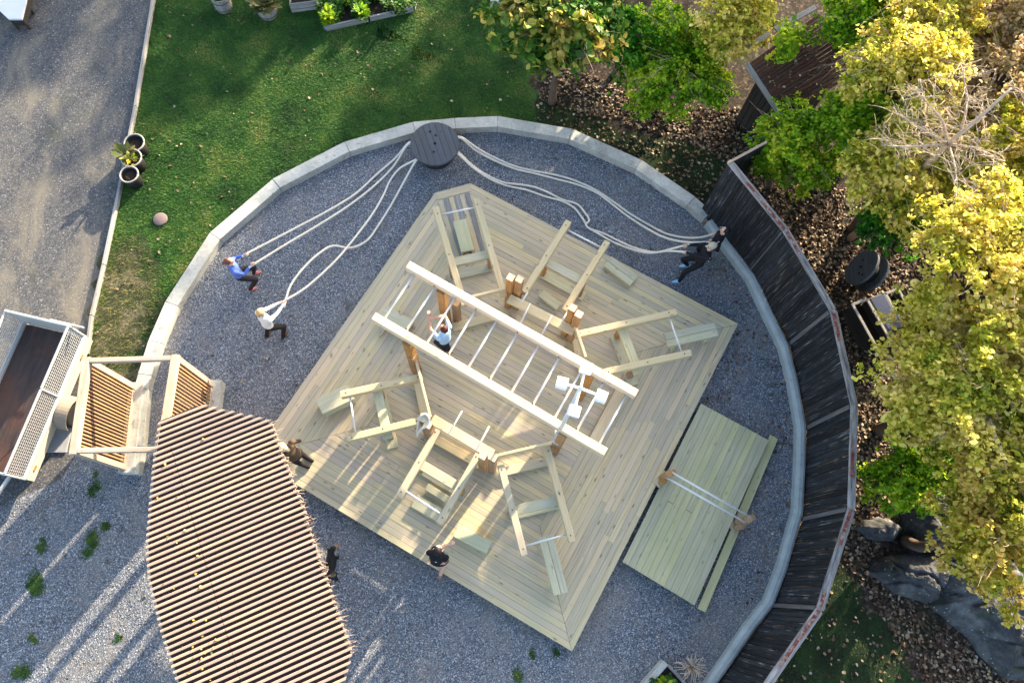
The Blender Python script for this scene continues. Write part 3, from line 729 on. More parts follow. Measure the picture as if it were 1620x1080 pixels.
HAND_Z = {'A': (.95, .95), 'B': (1.05, 1.05), 'C': (1.0, .95), 'D': (1.0, .95)}
ROPE_END = {}
rlab = {'A': 'white rope pulled taut by the woman in the blue top', 'B': 'white rope with an S bend held by the person in the white sweater', 'C': 'white rope along the kerb running to the man against the palisade', 'D': 'kinked white rope nearest the deck, held by the man in blue shoes'}
for key, strands in rope_pts.items():
    mb = MB()
    for si, pts in enumerate(strands):
        n = len(pts); hz = HAND_Z[key][si]; P = []
        for i, (x, y) in enumerate(pts):
            s_ = i / (n - 1); e_ = 1 - s_
            z = .035 + .42 * max(0, 1 - s_ * 5) ** 1.5
            if key in 'AB': z += (hz - .035) * (max(0, (s_ - .25) / .75)) ** 1.6
            else: z += (hz - .035) * (max(0, (s_ - .72) / .28)) ** 1.5
            P.append(at(x, y, z))
        ROPE_END[key + str(si)] = P[-1].copy()
        ctr = Vector((RC.x, RC.y, P[0].z)); P = [ctr + (P[0] - ctr) * .66] + P
        if key in 'CD' or True:
            tail = (P[-1] - P[-2]).normalized(); P.append(P[-1] + tail * .12 + Vector((0, 0, -.03)))
        mb.tube(spline(P, 5), .027, 8)
    tag(mb.build('battle_rope', M['rope'], None, True, (RC.x, RC.y, .3)), rlab[key], 'rope', 'white ropes tied to the reel')
# ------------------------------------------------------------------ shelter with slatted roof
SHZ = 2.9
RO = px_poly([(252, 661), (309, 637), (429, 665), (446, 718), (480, 803), (510, 897), (535, 969), (557, 1033), (535, 1110), (500, 1190), (340, 1190), (280, 1080), (254, 995), (235, 918), (231, 863), (243, 726)], SHZ)
rc = Vector((sum(p[0] for p in RO) / len(RO), sum(p[1] for p in RO) / len(RO)))
sh = thing('shelter', 'open shelter whose roof is pale battens over dark felt', 'shelter', (rc.x, rc.y, 0))
RS = [tuple(rc + (Vector(p) - rc) * .985) for p in RO]
prism('roof_sheet', RS, SHZ - .09, SHZ - .035, M['bitumen'], sh)
b0, b1 = Vector(at(231, 863, SHZ).xy), Vector(at(468, 765, SHZ).xy)
bd = (b1 - b0).normalized(); bn = Vector((-bd.y, bd.x)); ang = math.atan2(bd.y, bd.x)
ts = [bn.dot(Vector(p)) for p in RO]; pitch = .108; k = 0; tt = min(ts) + .05
while tt < max(ts) - .03:
    X = []
    for i in range(len(RO)):
        p, q = Vector(RO[i]), Vector(RO[(i + 1) % len(RO)]); a, b = bn.dot(p) - tt, bn.dot(q) - tt
        if a * b < 0: e_ = q - p; X.append((bd.dot(p.lerp(q, a / (a - b))), max(-3, min(3, bd.dot(e_) / bn.dot(e_)))))
    if len(X) >= 2:
        (lo, sl0), (hi, sl1) = min(X), max(X); lo -= random.uniform(0, .008); hi += random.uniform(.0, .03)
        w = random.uniform(.047, .053)
        seam = lo + (hi - lo) * .0
        sx_ = bd.dot(Vector(at(262 + (tt - min(ts)) * 0, 700, SHZ).xy))
        parts = [(lo, hi)]
        # the battens are joined along one line running down the roof
        fr_ = (tt - max(ts)) / (min(ts) - max(ts)); j = bd.dot(Vector(at(266 + 118 * fr_, 690 + 400 * fr_, SHZ).xy))
        if lo + .3 < j < hi - .3: parts = [(lo, j - .006), (j + .006, hi)]
        for ip, (s0, s1) in enumerate(parts):
            A, B = bd * s0 + bn * tt, bd * s1 + bn * tt
            timber('roof_batten', (*A, SHZ), (*B, SHZ + random.uniform(-.004, .004)), w, .05, M['batten'], sh, s0=sl0 if ip == 0 else 0, s1=sl1 if ip == len(parts) - 1 else 0)
    tt += pitch
for p in ((300, 690), (385, 700), (290, 860), (420, 870), (340, 1020), (450, 1010)):
    q = at(*p, SHZ); timber('post', (q.x, q.y, 0), (q.x, q.y, SHZ - .1), .14, .14, M['gate_frame'], sh)
# frayed twig ends along the eave
mb = MB(); E_ = [at(x, y, SHZ - .02) for x, y in ((430, 668), (446, 718), (480, 803), (510, 897), (535, 969), (557, 1033))]
for i in range(len(E_) - 1):
    n = int((E_[i + 1] - E_[i]).length / .035)
    for k in range(n):
        p = E_[i].lerp(E_[i + 1], (k + random.random()) / n); d = Vector((random.uniform(.02, .16), random.uniform(-.07, .09), random.uniform(-.06, .05)))
        mb.tube([p - d * .4, p + d], [.008, .004], 4)
tag(mb.build('eave_brush', M['twig'], sh), kind='stuff')

# ------------------------------------------------------------------ slatted gateway
GZ = 2.5
gA, gB, gC, gD = [Vector((*at(x, y, GZ).xy, 0)) for x, y in ((138, 571), (118, 713), (278, 567), (255, 711))]
gate = thing('slatted_gateway', 'timber gateway with two slatted side walls between trailer and shelter', 'gateway', (gA + gB + gC + gD) / 4)
for a, b in ((gA, gB), (gC, gD)):
    d = (b - a).normalized(); n = Vector((d.y, -d.x, 0)); 
    if n.dot(a) > 0: n = -n           # towards the camera's foot
    n = -n if n.dot(Vector((0, 0, 0)) - a) < 0 else n
    for p in (a, b): timber('gate_post', p + Vector((0, 0, .0)), p + Vector((0, 0, GZ - .075)), .13, .13, M['gate_frame'], gate, up=n)
    timber('top_beam', a - d * .07 + Vector((0, 0, GZ)), b + d * .07 + Vector((0, 0, GZ)), .15, .14, M['gate_frame'], gate)
    timber('bottom_beam', a + d * .07 + Vector((0, 0, .38)), b - d * .07 + Vector((0, 0, .38)), .1, .1, M['gate_frame'], gate)
    L_ = (b - a).length; m_ = int(L_ / .083)
    for k in range(m_):
        p = a + d * (.09 + (L_ - .18) * (k + .5) / m_) + n * .045
        timber('slat', p + Vector((0, 0, .44)), p + Vector((0, 0, GZ - .075)), .040, .022, M['gate_slat'], gate, up=n)
    timber('dark_backing', a + d * .07 - n * .03 + Vector((0, 0, 1.4)), b - d * .07 - n * .03 + Vector((0, 0, 1.4)), .012, 1.9, M['dark_wood'], gate)
    prism('footing', [tuple((a - d * .12 + n * .22).xy), tuple((b + d * .12 + n * .22).xy), tuple((b + d * .12 - n * .1).xy), tuple((a - d * .12 - n * .1).xy)], .0, .335, M['concrete'], gate, math.atan2(d.y, d.x))
for a, b in ((gA, gC), (gB, gD)):
    d = (b - a).normalized(); timber('lintel', a + d * .08 + Vector((0, 0, GZ + .012)), b - d * .08 + Vector((0, 0, GZ + .012)), .10, .12, M['gate_frame'], gate)
q = at(283, 632, 2.0); timber('latch_post', (q.x, q.y, .3), (q.x, q.y, 2.0), .09, .05, M['fresh'], gate)

# ------------------------------------------------------------------ trailer
TZ, TT = .62, 1.42
t0, t1 = at(136, 533, TZ), at(41, 758, TZ)
ta = (t1 - t0).normalized(); tl = (t1 - t0).length; tn = Vector((ta.y, -ta.x, 0))
if tn.x > 0: tn = -tn                               # away from the gateway
TWD = 1.45
tr = thing('flatbed_trailer', 'galvanised trailer with wire mesh sides and dark worn floor beside the gateway', 'trailer', (*(t0 + ta * tl / 2 + tn * TWD / 2).xy, 0))
f0, f1, f2, f3 = t0, t1, t1 + tn * TWD, t0 + tn * TWD
prism('floor', [tuple((p + (t0 + ta * tl / 2 + tn * TWD / 2 - p).normalized() * .03).xy) for p in (f0, f1, f2, f3)], TZ - .03, TZ, M['ply'], tr, math.atan2(ta.y, ta.x))
up = Vector((0, 0, 1))
def meshpanel(a, b, z0, z1, nm='mesh_panel'):
    mb = MB(); d = (b - a).normalized(); L_ = (b - a).length
    n = int(L_ / .062)
    for k in range(n + 1):
        p = a + d * (L_ * k / n); mb.box(Vector((p.x, p.y, z0)), Vector((p.x, p.y, z1)), .009, .009, up=d)
    m_ = int((z1 - z0) / .062)
    for k in range(m_ + 1):
        z = z0 + (z1 - z0) * k / m_; mb.box(Vector((a.x, a.y, z)), Vector((b.x, b.y, z)), .009, .009)
    return mb.build(nm, M['zinc'], tr)
for base, sgn in ((f0, 1), (f3, -1)):
    a, b = base, base + ta * tl
    mid = a + ta * tl * .44
    for u_, w_ in ((a, mid), (mid, b)):
        p = meshpanel(u_ + ta * .05, w_ - ta * .05, TZ + .13, TT - .05)
        for z, h in ((TZ + .1, .05), (TT, .05)):
            timber('panel_rail', Vector((u_.x, u_.y, z)) + ta * .02, Vector((w_.x, w_.y, z)) - ta * .02, .045, h, M['zinc'], tr)
    for p in (a, mid, b): timber('stanchion', Vector((p.x, p.y, TZ)), Vector((p.x, p.y, TT)), .045, .045, M['zinc'], tr)
    timber('bottom_rail', Vector((a.x, a.y, TZ + .03)), Vector((b.x, b.y, TZ + .03)), .06, .09, M['zinc'], tr)
    timber('side_board', Vector((a.x, a.y, TZ - .17)) - tn * sgn * .01, Vector((b.x, b.y, TZ - .17)) - tn * sgn * .01, .03, .25, M['beige_panel'], tr)
    for s_ in (.12, .9):
        p = a + ta * tl * s_ - tn * sgn * .04; timber('side_lamp', Vector((p.x, p.y, TZ - .1)), Vector((p.x, p.y, TZ - .1)) + ta * .1, .03, .05, M['orange_lens'], tr)
for a, b, nm in ((f0, f3, 'tail_board'), (f1, f2, 'head_board')):
    h = TT - TZ
    timber(nm, Vector((a.x, a.y, TZ + h / 2)), Vector((b.x, b.y, TZ + h / 2)), .03, h if nm == 'tail_board' else .16, M['zinc'], tr)
    timber('end_rail', Vector((a.x, a.y, TT + .03 if nm == 'tail_board' else TZ + .22)), Vector((b.x, b.y, TT + .03 if nm == 'tail_board' else TZ + .22)), .05, .05, M['zinc'], tr)
g0 = f0 - ta * .06; timber('tail_bar', Vector((g0.x, g0.y, TT - .1)) + tn * .5, Vector((g0.x, g0.y, TT - .1)) - tn * .28, .04, .05, M['zinc'], tr)
mb = MB(); m0 = t1 + tn * TWD * .5
for s_ in (.25, .75):
    a = t1 + tn * TWD * s_ - ta * .3; mb.box(Vector((a.x, a.y, .5)), Vector((m0.x, m0.y, .5)) + ta * 1.35, .06, .08)
mb.build('drawbar', M['zinc'], tr)
mb = MB(); j = m0 + ta * 1.3; mb.tube([Vector((j.x, j.y, .1)), Vector((j.x, j.y, .75))], .035, 10); mb.build('jockey_leg', M['zinc'], tr, True)
for sgn, base in ((-1, f0), (1, f3)):
    wc = base + ta * tl * .52 + tn * sgn * .20; wc = Vector((wc.x, wc.y, .31))
    rm = Matrix.Translation(wc) @ (tn * sgn).to_track_quat('Z', 'Y').to_matrix().to_4x4()
    wh = MB(); wh.lathe([(.17, -.09), (.26, -.1), (.305, -.07), (.315, 0), (.305, .07), (.26, .1), (.17, .09)], 28, 0, rm); w_ = wh.build('wheel', M['rubber'], tr, True)
    wh = MB(); wh.lathe([(.0, .06), (.06, .065), (.075, .05), (.15, .045), (.18, .09), (.185, .06), (.1, .02)], 24, 0, rm); wh.build('rim', M['zinc'], w_, True)
    wh = MB(); 
    V = []; F = []; K = 14
    for i in range(K + 1):
        a_ = math.pi * (.08 + .84 * i / K); r_ = .40
        for o in (-.14, .14): V.append(wc + ta * (r_ * math.cos(a_)) + up * (r_ * math.sin(a_)) + tn * o)
        for o in (-.14, .14): V.append(wc + ta * ((r_ - .015) * math.cos(a_)) + up * ((r_ - .015) * math.sin(a_)) + tn * o)
    for i in range(K):
        b_ = i * 4; F += [(b_, b_ + 1, b_ + 5, b_ + 4), (b_ + 3, b_ + 2, b_ + 6, b_ + 7), (b_ + 1, b_ + 3, b_ + 7, b_ + 5), (b_ + 2, b_, b_ + 4, b_ + 6)]
    wh.add(V, F); wh.build('mudguard', M['mud'], tr)
q = px_poly([(95, 667), (115, 668), (104, 715), (72, 715)], .05)
o = prism('paving_slab', q, .0, .05, M['slab']); tag(o, 'flat grey slab lying between trailer wheel and gateway', 'slab')

# ------------------------------------------------------------------ things along the lawn
p0, p1 = at(*ROAD_EDGE[0]), at(*ROAD_EDGE[-2])
eg = thing('path_edging', 'thin grey timber edging between gravel road and lawn', 'edging', at(215, 170))
for a, b in zip(ROAD_EDGE[:-1], ROAD_EDGE[1:]):
    A, B = at(*a, .06), at(*b, .06); d = (B - A).normalized() * .01; timber('edging_board', A + d, B - d, .07, .16, M['grey_wood'], eg)
def tub(c, r, h, label, fill, rimc='pot_rim', body='pot', z=.0, cat='pot', taper=.82, grp='black tubs at the road edge'):
    t_ = thing('planting_tub', label, cat, (c.x, c.y, 0), grp)
    T_ = Matrix.Translation((c.x, c.y, 0))
    mb = MB(); n = 24; prof = [(r * taper, 0), (r, h), (r * 1.0, h), (r * .93, h), (r * .9, h - .07)]
    mb.lathe([(r * taper, 0.0), (r * (taper + 1) / 2, h * .5), (r, h - .02), (r * .93, h - .02), (r * .91, h - .09)], n, 0, T_); mb.build('tub_wall', M[body], t_, True)
    mb = MB(); V = []; F = []
    ring = [(T_ @ Vector((r * 1.0 * math.cos(2 * math.pi * j / 24), r * 1.0 * math.sin(2 * math.pi * j / 24), h))) for j in range(25)]
    mb.tube(ring, .022, 6); mb.build('rim', M[rimc], t_, True)
    mb = MB(); mb.lathe([(r * .9, h - .16), (r * .9, h - .09), (r * .5, h - .06)], 20, 0, T_); mb.build('soil', M['soil'], t_)
    return t_
def leaf_tuft(name, c, r, h, n, size, mat, parent=None, droop=.5, origin=None):
    """loose upright leaves around a point"""
    V = []; F = []
    for i in range(n):
        a = random.uniform(0, 2 * math.pi); rr = r * math.sqrt(random.random()); z = random.random() ** 1.5 * h
        b = Vector((c.x + rr * math.cos(a) * .6, c.y + rr * math.sin(a) * .6, c.z + z)); d = Vector((math.cos(a), math.sin(a), random.uniform(.1, 1.4))).normalized()
        s_ = d.cross(Vector((0, 0, 1))).normalized() * size * random.uniform(.25, .4); L_ = size * random.uniform(.7, 1.4)
        o = len(V); V += [b, b + d * L_ * .5 + s_, b + d * L_ - Vector((0, 0, droop * size * .3)), b + d * L_ * .5 - s_]; F += [(o, o + 1, o + 2), (o, o + 2, o + 3)]
    mb = MB(); mb.add(V, F); return mb.build(name, M[mat], parent, False, origin)
c = at(212, 226, .45); tub(c, .245, .45, 'empty black tub with soil, topmost of three at the road edge', None)
c = at(207.5, 250, .45); t2 = tub(c, .245, .45, 'black tub with yellow green plant, middle of three at the road edge', None)
leaf_tuft('plant', Vector((c.x - .05, c.y - .02, .36)), .2, .1, 60, .12, 'leaf_gold', t2)
leaf_tuft('dry_stem', Vector((c.x - .15, c.y + .08, .38)), .12, .12, 18, .3, 'straw', t2)
c = at(204, 276, .45); tub(c, .22, .45, 'empty black tub with pale rim, lowest of three at the road edge', None)
c = at(253, 346, .07); o = MB(); o.lathe([(.15, 0), (.175, .03), (.175, .06), (.16, .07), (.02, .075)], 24, 0, Matrix.Translation((c.x, c.y, 0)))
tag(o.build('well_lid', M['lid'], None, True, (c.x, c.y, 0)), 'small round brownish lid set in the lawn', 'lid')
def barrel(c, r, h, label, plant):
    b = thing('half_barrel', label, 'barrel planter', (c.x, c.y, 0), 'grey barrel planters on the lawn')
    n = 18
    for k in range(n):
        a0, a1 = 2 * math.pi * k / n + .012, 2 * math.pi * (k + 1) / n - .012; V = []
        for z, f_ in ((0, .86), (h * .5, .97), (h, 1.0)):
            for a, q_ in ((a0, 1), (a1, 1), (a1, .9), (a0, .9)): V.append(Vector((c.x + r * f_ * q_ * math.cos(a), c.y + r * f_ * q_ * math.sin(a), z)))
        F = [(3, 2, 1, 0), (8, 9, 10, 11)] + [(i * 4 + j, i * 4 + (j + 1) % 4, i * 4 + 4 + (j + 1) % 4, i * 4 + 4 + j) for i in range(2) for j in range(4)]
        mb = MB(); mb.add(V, F); mb.build('stave', M['grey_wood'], b)
    for z, f_ in ((h * .2, .915), (h * .75, .995)):
        mb = MB(); mb.tube([Vector((c.x + r * f_ * math.cos(2 * math.pi * j / 28), c.y + r * f_ * math.sin(2 * math.pi * j / 28), z)) for j in range(29)], .018, 5); mb.build('hoop', M['bolt'], b, True)
    mb = MB(); mb.lathe([(r * .84, h - .15), (r * .84, h - .07), (r * .4, h - .05)], 20, 0, Matrix.Translation((c.x, c.y, 0))); mb.build('soil', M['soil'], b)
    leaf_tuft('plant', Vector((c.x, c.y, h - .08)), r * .9, .12, plant[0], plant[1], plant[2], b)
barrel(at(346, -8, .5), .25, .5, 'grey wooden barrel planter at the top edge of the lawn beside the road', (40, .14, 'leaf_herb'))
barrel(at(417, 2, .5), .28, .5, 'grey barrel planter overflowing with dry grass near the raised bed', (150, .34, 'straw'))
c = at(483, -6, .35); cr = thing('wooden_crate', 'grey wooden crate between barrel planter and raised bed', 'crate', (c.x, c.y, 0))
for i in range(3):
    for s_ in (-1, 1):
        z = .06 + i * .12
        timber('crate_slat', (c.x - .42, c.y + s_ * .22 - .05, z), (c.x + .40, c.y + s_ * .22 + .10, z), .025, .1, M['grey_wood'], cr)
        timber('crate_slat', (c.x + s_ * .40, c.y - .2 + s_ * .08, z), (c.x + s_ * .42, c.y + .2 + s_ * .08, z), .025, .1, M['grey_wood'], cr)
prism('crate_fill', [(c.x - .38, c.y - .22), (c.x + .38, c.y - .1), (c.x + .38, c.y + .25), (c.x - .38, c.y + .15)], .0, .26, M['soil'], cr)
B0 = [at(x, y, .2) for x, y in ((513, 42), (655, 10), (668, -55), (502, -40))]
bed = thing('raised_bed', 'raised garden bed edged with pale boards full of green herbs', 'raised bed', (*((B0[0] + B0[2]) / 2).xy, 0))
for i in range(4):
    A, B = B0[i], B0[(i + 1) % 4]; dd = (B - A).normalized() * .03
    if i == 0:
        timber('bed_board', Vector((A.x, A.y, .10)) + dd, Vector((A.x, A.y, .10)).lerp(Vector((B.x, B.y, .10)), .48), .05, .2, M['grey_wood'], bed)
        timber('bed_board', Vector((A.x, A.y, .09)).lerp(Vector((B.x, B.y, .09)), .50), Vector((B.x, B.y, .09)) - dd, .05, .2, M['grey_wood'], bed)
    else: timber('bed_board', Vector((A.x, A.y, .09)) + dd, Vector((B.x, B.y, .09)) - dd, .05, .2, M['grey_wood'], bed)
prism('bed_soil', [tuple(p.lerp((B0[0] + B0[2]) / 2, .05).xy) for p in B0], .0, .14, M['soil'], bed)
for k in range(44):
    u, v = random.uniform(.02, .97), random.uniform(.03, .95); p = (B0[0].lerp(B0[1], u)).lerp(B0[3].lerp(B0[2], u), v)
    leaf_tuft('herb', Vector((p.x, p.y, .12)), .2, random.uniform(.15, .4), 110, random.uniform(.08, .16), 'leaf_herb' if k % 4 else 'leaf_lime', bed)
c = at(787, -4, .3); o = prism('stone_block', [(c.x - .2, c.y - .12), (c.x + .16, c.y - .16), (c.x + .2, c.y + .3), (c.x - .18, c.y + .3)], 0, .3, M['concrete']); tag(o, 'pale stone block under the yellowing branches at the top edge', 'stone')

# pale table top at the corner
bq = px_poly([(-2, 16), (13, 30), (34, 30), (41, 2), (46, -60), (-60, -60)], .5)
bl = thing('low_table', 'pale low table top with dark frame at the road beside the top edge', 'table', (*bq[1], 0))
prism('table_top', bq, .44, .5, M['wall_white'], bl)
bc = sum((Vector(p) for p in bq), Vector((0, 0))) / 6
prism('table_frame', [tuple(Vector(p).lerp(bc, .04)) for p in bq], .2, .435, M['dark_wood'], bl)
for p in bq[1:4]: q = Vector(p).lerp(bc, .12); timber('leg', (*q, 0), (*q, .2), .07, .07, M['dark_wood'], bl)

# bottom planter with dry plant
A, B = at(1054, 1048, .35), at(1000, 1108, .35); d = (B - A).normalized(); s_ = Vector((d.y, -d.x, 0)); s_ = -s_ if s_.x < 0 else s_
pl = thing('trough_planter', 'pale trough planter with red and green plants by the bottom edge', 'planter', (A.x, A.y, 0))
for o_ in (0, .8): timber('trough_side', Vector((A.x, A.y, .17)) + s_ * o_, Vector((B.x, B.y, .17)) + s_ * o_, .13, .34, M['concrete'], pl)
timber('trough_end', Vector((A.x, A.y, .16)) + s_ * .07, Vector((A.x, A.y, .16)) + s_ * .73, .06, .3, M['grey_wood'], pl)
q = [A + s_ * .06, A + s_ * .74, B + s_ * .74, B + s_ * .06]; prism('soil', [tuple(p.xy) for p in q], .0, .25, M['soil'], pl)
for k in range(7):
    p = A + d * random.uniform(.25, .8) + s_ * random.uniform(.12, .4); leaf_tuft('green_plant', Vector((p.x, p.y, .25)), .14, .15, 90, .12, 'leaf_lime' if k % 2 else 'leaf_herb', pl)
for k in range(6):
    p = A + d * random.uniform(.35, .8) + s_ * random.uniform(.45, .78); leaf_tuft('red_plant', Vector((p.x, p.y, .25)), .13, .1, 90, .08, 'red_leaf', pl)
c = at(1094, 1055, .45); dp = MB()
for k in range(46):
    a = random.uniform(0, 6.28); e = random.uniform(.0, 1.2); L_ = random.uniform(.2, .42); d_ = Vector((math.cos(a) * math.cos(e), math.sin(a) * math.cos(e), math.sin(e)))
    m_ = c + d_ * L_ * .6 + Vector((0, 0, .03)); dp.tube(spline([Vector((c.x, c.y, .2)), c + d_ * .06, m_, c + d_ * L_ + Vector((random.uniform(-.1, .1), random.uniform(-.1, .1), random.uniform(-.15, .0)))], 3), .008, 4)
dp.tube([Vector((c.x, c.y, 0)), c], [.03, .02], 6)
tag(dp.build('dry_shrub', M['bark_pale'], None, False, (c.x, c.y, 0)), 'dry bare shrub of curled pale stems beside the trough planter', 'shrub')

# ------------------------------------------------------------------ behind the palisade: reel, boxes, hut, rocks
C2 = at(1362, 422, .55)
ax = Vector((-.89, .39, .42)).normalized()
reel(tuple(C2 - ax * .42), ax, .49, .42, .26, 'tilted grey cable reel in the shade beside the planter boxes', 7, .4)
def pbox(quad, h, label, fill, mat='dark_wood', rim='grey_wood', lid=None):
    Q = [at(x, y, h) for x, y in quad]; c = sum(Q, Vector()) / 4
    b = thing('planter_box', label, 'planter box', (c.x, c.y, 0), 'planter boxes behind the palisade')
    for i in range(4):
        A, B = Q[i], Q[(i + 1) % 4]; d = (B - A).normalized() * .03
        for k in range(3):
            z = h * (k + .5) / 3; timber('side_board', Vector((A.x, A.y, z)) + d, Vector((B.x, B.y, z)) - d, .035, h / 3 - .012, M[mat], b)
        timber('rim', Vector((A.x, A.y, h + .02)) - d * .6, Vector((B.x, B.y, h + .02)) + d * (.6 if i % 2 else -1.0), .07, .035, M[rim], b)
    prism('soil', [tuple(p.lerp(c, .05).xy) for p in Q], .0, h * (.55), M['soil'], b)
    if lid: prism('cover_sheet', [tuple(p.lerp(c, -.03).xy) for p in Q], h + .042, h + .06, M[lid], b)
    return b
pbox([(1348, 482), (1371, 474), (1411, 544), (1388, 554)], .62, 'open dark planter box with fallen leaves, nearest the palisade', 1)
pbox([(1376, 474), (1396, 467), (1432, 530), (1416, 541)], .6, 'planter box covered with dark blue sheet next to the open box', 1, lid='tarp')
pbox([(1400, 465), (1420, 458), (1452, 515), (1436, 526)], .6, 'pale rimmed planter box half hidden under golden leaves', 1)
H0 = [at(x, y, z) for x, y, z in ((1186, 100, 2.4), (1295, 22, 2.4), (1352, 120, 1.9), (1240, 182, 1.9))]
hut = thing('board_hut', 'small hut with dark red board roof littered with leaves', 'hut', (*((H0[0] + H0[2]) / 2).xy, 0))
n = 17
for k in range(n):
    a, b = k / n, (k + 1) / n - .002
    A, B = H0[0].lerp(H0[3], a), H0[1].lerp(H0[2], a); A2, B2 = H0[0].lerp(H0[3], b), H0[1].lerp(H0[2], b)
    A, B = (A + A2) / 2, (B + B2) / 2; w_ = (A2 - H0[0].lerp(H0[3], a)).length
    nrm = (H0[1] - H0[0]).cross(H0[3] - H0[0]).normalized(); nrm = -nrm if nrm.z < 0 else nrm
    timber('roof_board', A + nrm * (.012 * (k % 2)), B + nrm * (.012 * (k % 2)), w_, .025, M['hut_roof'], hut, up=nrm)
g0, g1 = at(1178, 76, 2.5), at(1290, 12, 2.5)
timber('ridge_board', g0, g0.lerp(g1, .34), .14, .05, M['grey_wood'], hut); timber('ridge_board', g0.lerp(g1, .42) + Vector((0, 0, .03)), g1, .14, .05, M['grey_wood'], hut)
timber('barge_board', H0[0] + Vector((-.05, 0, -.05)), H0[3] + Vector((-.05, 0, -.05)), .05, .16, M['grey_wood'], hut)
hc = (H0[0] + H0[1] + H0[2] + H0[3]) / 4
HG = [Vector((*(p.lerp(hc, .3)).xy, 0)) for p in H0]
for i in range(4):
    A, B = HG[i], HG[(i + 1) % 4]; m_ = int((B - A).length / .16); nn = Vector((-(B - A).y, (B - A).x, 0)).normalized()
    for k in range(m_):
        p = A.lerp(B, (k + .5) / m_); timber('wall_board', p, p + Vector((0, 0, 1.75)), (B - A).length / m_ - .01, .025, M['dark_wood'], hut, up=nn)

def rock(poly, h, label, seed, flat=.6, top_z=None):
    P = [Vector(p) for p in px_poly(poly, h * .4)]; c = sum(P, Vector((0, 0))) / len(P)
    rs = random.Random(seed); NA, NRg = 150, 40; V = [(c.x, c.y, h)]; F = []
    from mathutils import noise as mn
    def rad(a):
        d = Vector((math.cos(a), math.sin(a))); best = .3
        for i in range(len(P)):
            p, q = P[i] - c, P[(i + 1) % len(P)] - c; e = q - p; den = d.x * e.y - d.y * e.x
            if abs(den) < 1e-9: continue
            t_ = (p.x * e.y - p.y * e.x) / den; u_ = (p.x * d.y - p.y * d.x) / den
            if t_ > 0 and -1e-6 <= u_ <= 1 + 1e-6: best = max(best, t_)
        return best
    for r in range(1, NRg + 1):
        f_ = r / NRg
        for j in range(NA):
            a = 2 * math.pi * j / NA; R_ = rad(a) * f_; x, y = c.x + R_ * math.cos(a), c.y + R_ * math.sin(a)
            z = h * (1 - f_ ** 3.2) 
            nz = mn.fractal(Vector((x * 1.3, y * 1.3, seed)), 1.0, 2.1, 6) * .38 + .25 * mn.noise(Vector((x * .7 + 5, y * .7, seed)))
            ridge = abs(mn.noise(Vector((x * .9 - y * .5, y * 1.6 + x * .7, seed * 2.0)))) 
            z += (nz - 1.6 * max(0, .10 - ridge)) * h * (1 - f_ ** 6) - .1 * f_ ** 8 + .022 * mn.fractal(Vector((x * 5, y * 5, seed)), .9, 2.2, 4)
            x += .08 * mn.noise(Vector((x * 3, y * 3, 3.1))); V.append((x, y, z))
    for j in range(NA): F.append((0, 1 + j, 1 + (j + 1) % NA))
    for r in range(NRg - 1):
        for j in range(NA): F.append((1 + r * NA + j, 1 + (r + 1) * NA + j, 1 + (r + 1) * NA + (j + 1) % NA, 1 + r * NA + (j + 1) % NA))
    mb = MB(); mb.add(V, F); o = mb.build('boulder', M['rock'], None, False, (c.x, c.y, 0)); return tag(o, label, 'rock', 'grey rocks under the golden trees')
rock([(1375, 905), (1392, 880), (1440, 872), (1480, 870), (1520, 900), (1500, 960), (1470, 955), (1420, 940)], .55, 'grey rock with a dark hollow at the tip of the outcrop', 3)
rock([(1475, 880), (1500, 800), (1560, 780), (1640, 840), (1700, 960), (1700, 1090), (1600, 1080), (1535, 1010), (1480, 960)], .75, 'largest grey bedrock slab with pale lichen spots below the amber tree', 5)
rock([(1352, 832), (1370, 820), (1410, 818), (1432, 835), (1420, 858), (1375, 852)], .4, 'small flat dark boulder next to the palisade', 8)
rock([(1430, 810), (1460, 770), (1520, 770), (1540, 830), (1490, 880), (1450, 880)], .7, 'shaded boulder behind the flat one, below the lime sapling', 12)
# ------------------------------------------------------------------ trees and bushes
def leaf_mesh(name, P, out, size, upb=.55):
    n = len(P)
    nr = RNG.normal(size=(n, 3)) * .75 + out * .55 + np.array([.38, .48, upb]); nr /= np.linalg.norm(nr, axis=1)[:, None]
    t_ = np.cross(nr, RNG.normal(size=(n, 3))); t_ /= np.linalg.norm(t_, axis=1)[:, None]; b_ = np.cross(nr, t_)
    s = size * RNG.uniform(.5, 1.35, (n, 1)); w = s * RNG.uniform(.40, .52, (n, 1)); fold = nr * w * .35
    v = np.stack([P - t_ * s * .5, P - t_ * s * .22 + b_ * w * .85 + fold, P + t_ * s * .16 + b_ * w * .8 + fold, P + t_ * s * .55, P + t_ * s * .16 - b_ * w * .8 + fold, P - t_ * s * .22 - b_ * w * .85 + fold], 1).reshape(-1, 3)
    i = np.arange(n)[:, None] * 6
    f = np.concatenate([i + np.array([[0, 1, 2, 3]]), i + np.array([[0, 3, 4, 5]])], 1).reshape(-1, 4)
    return np_mesh(name, v, f)
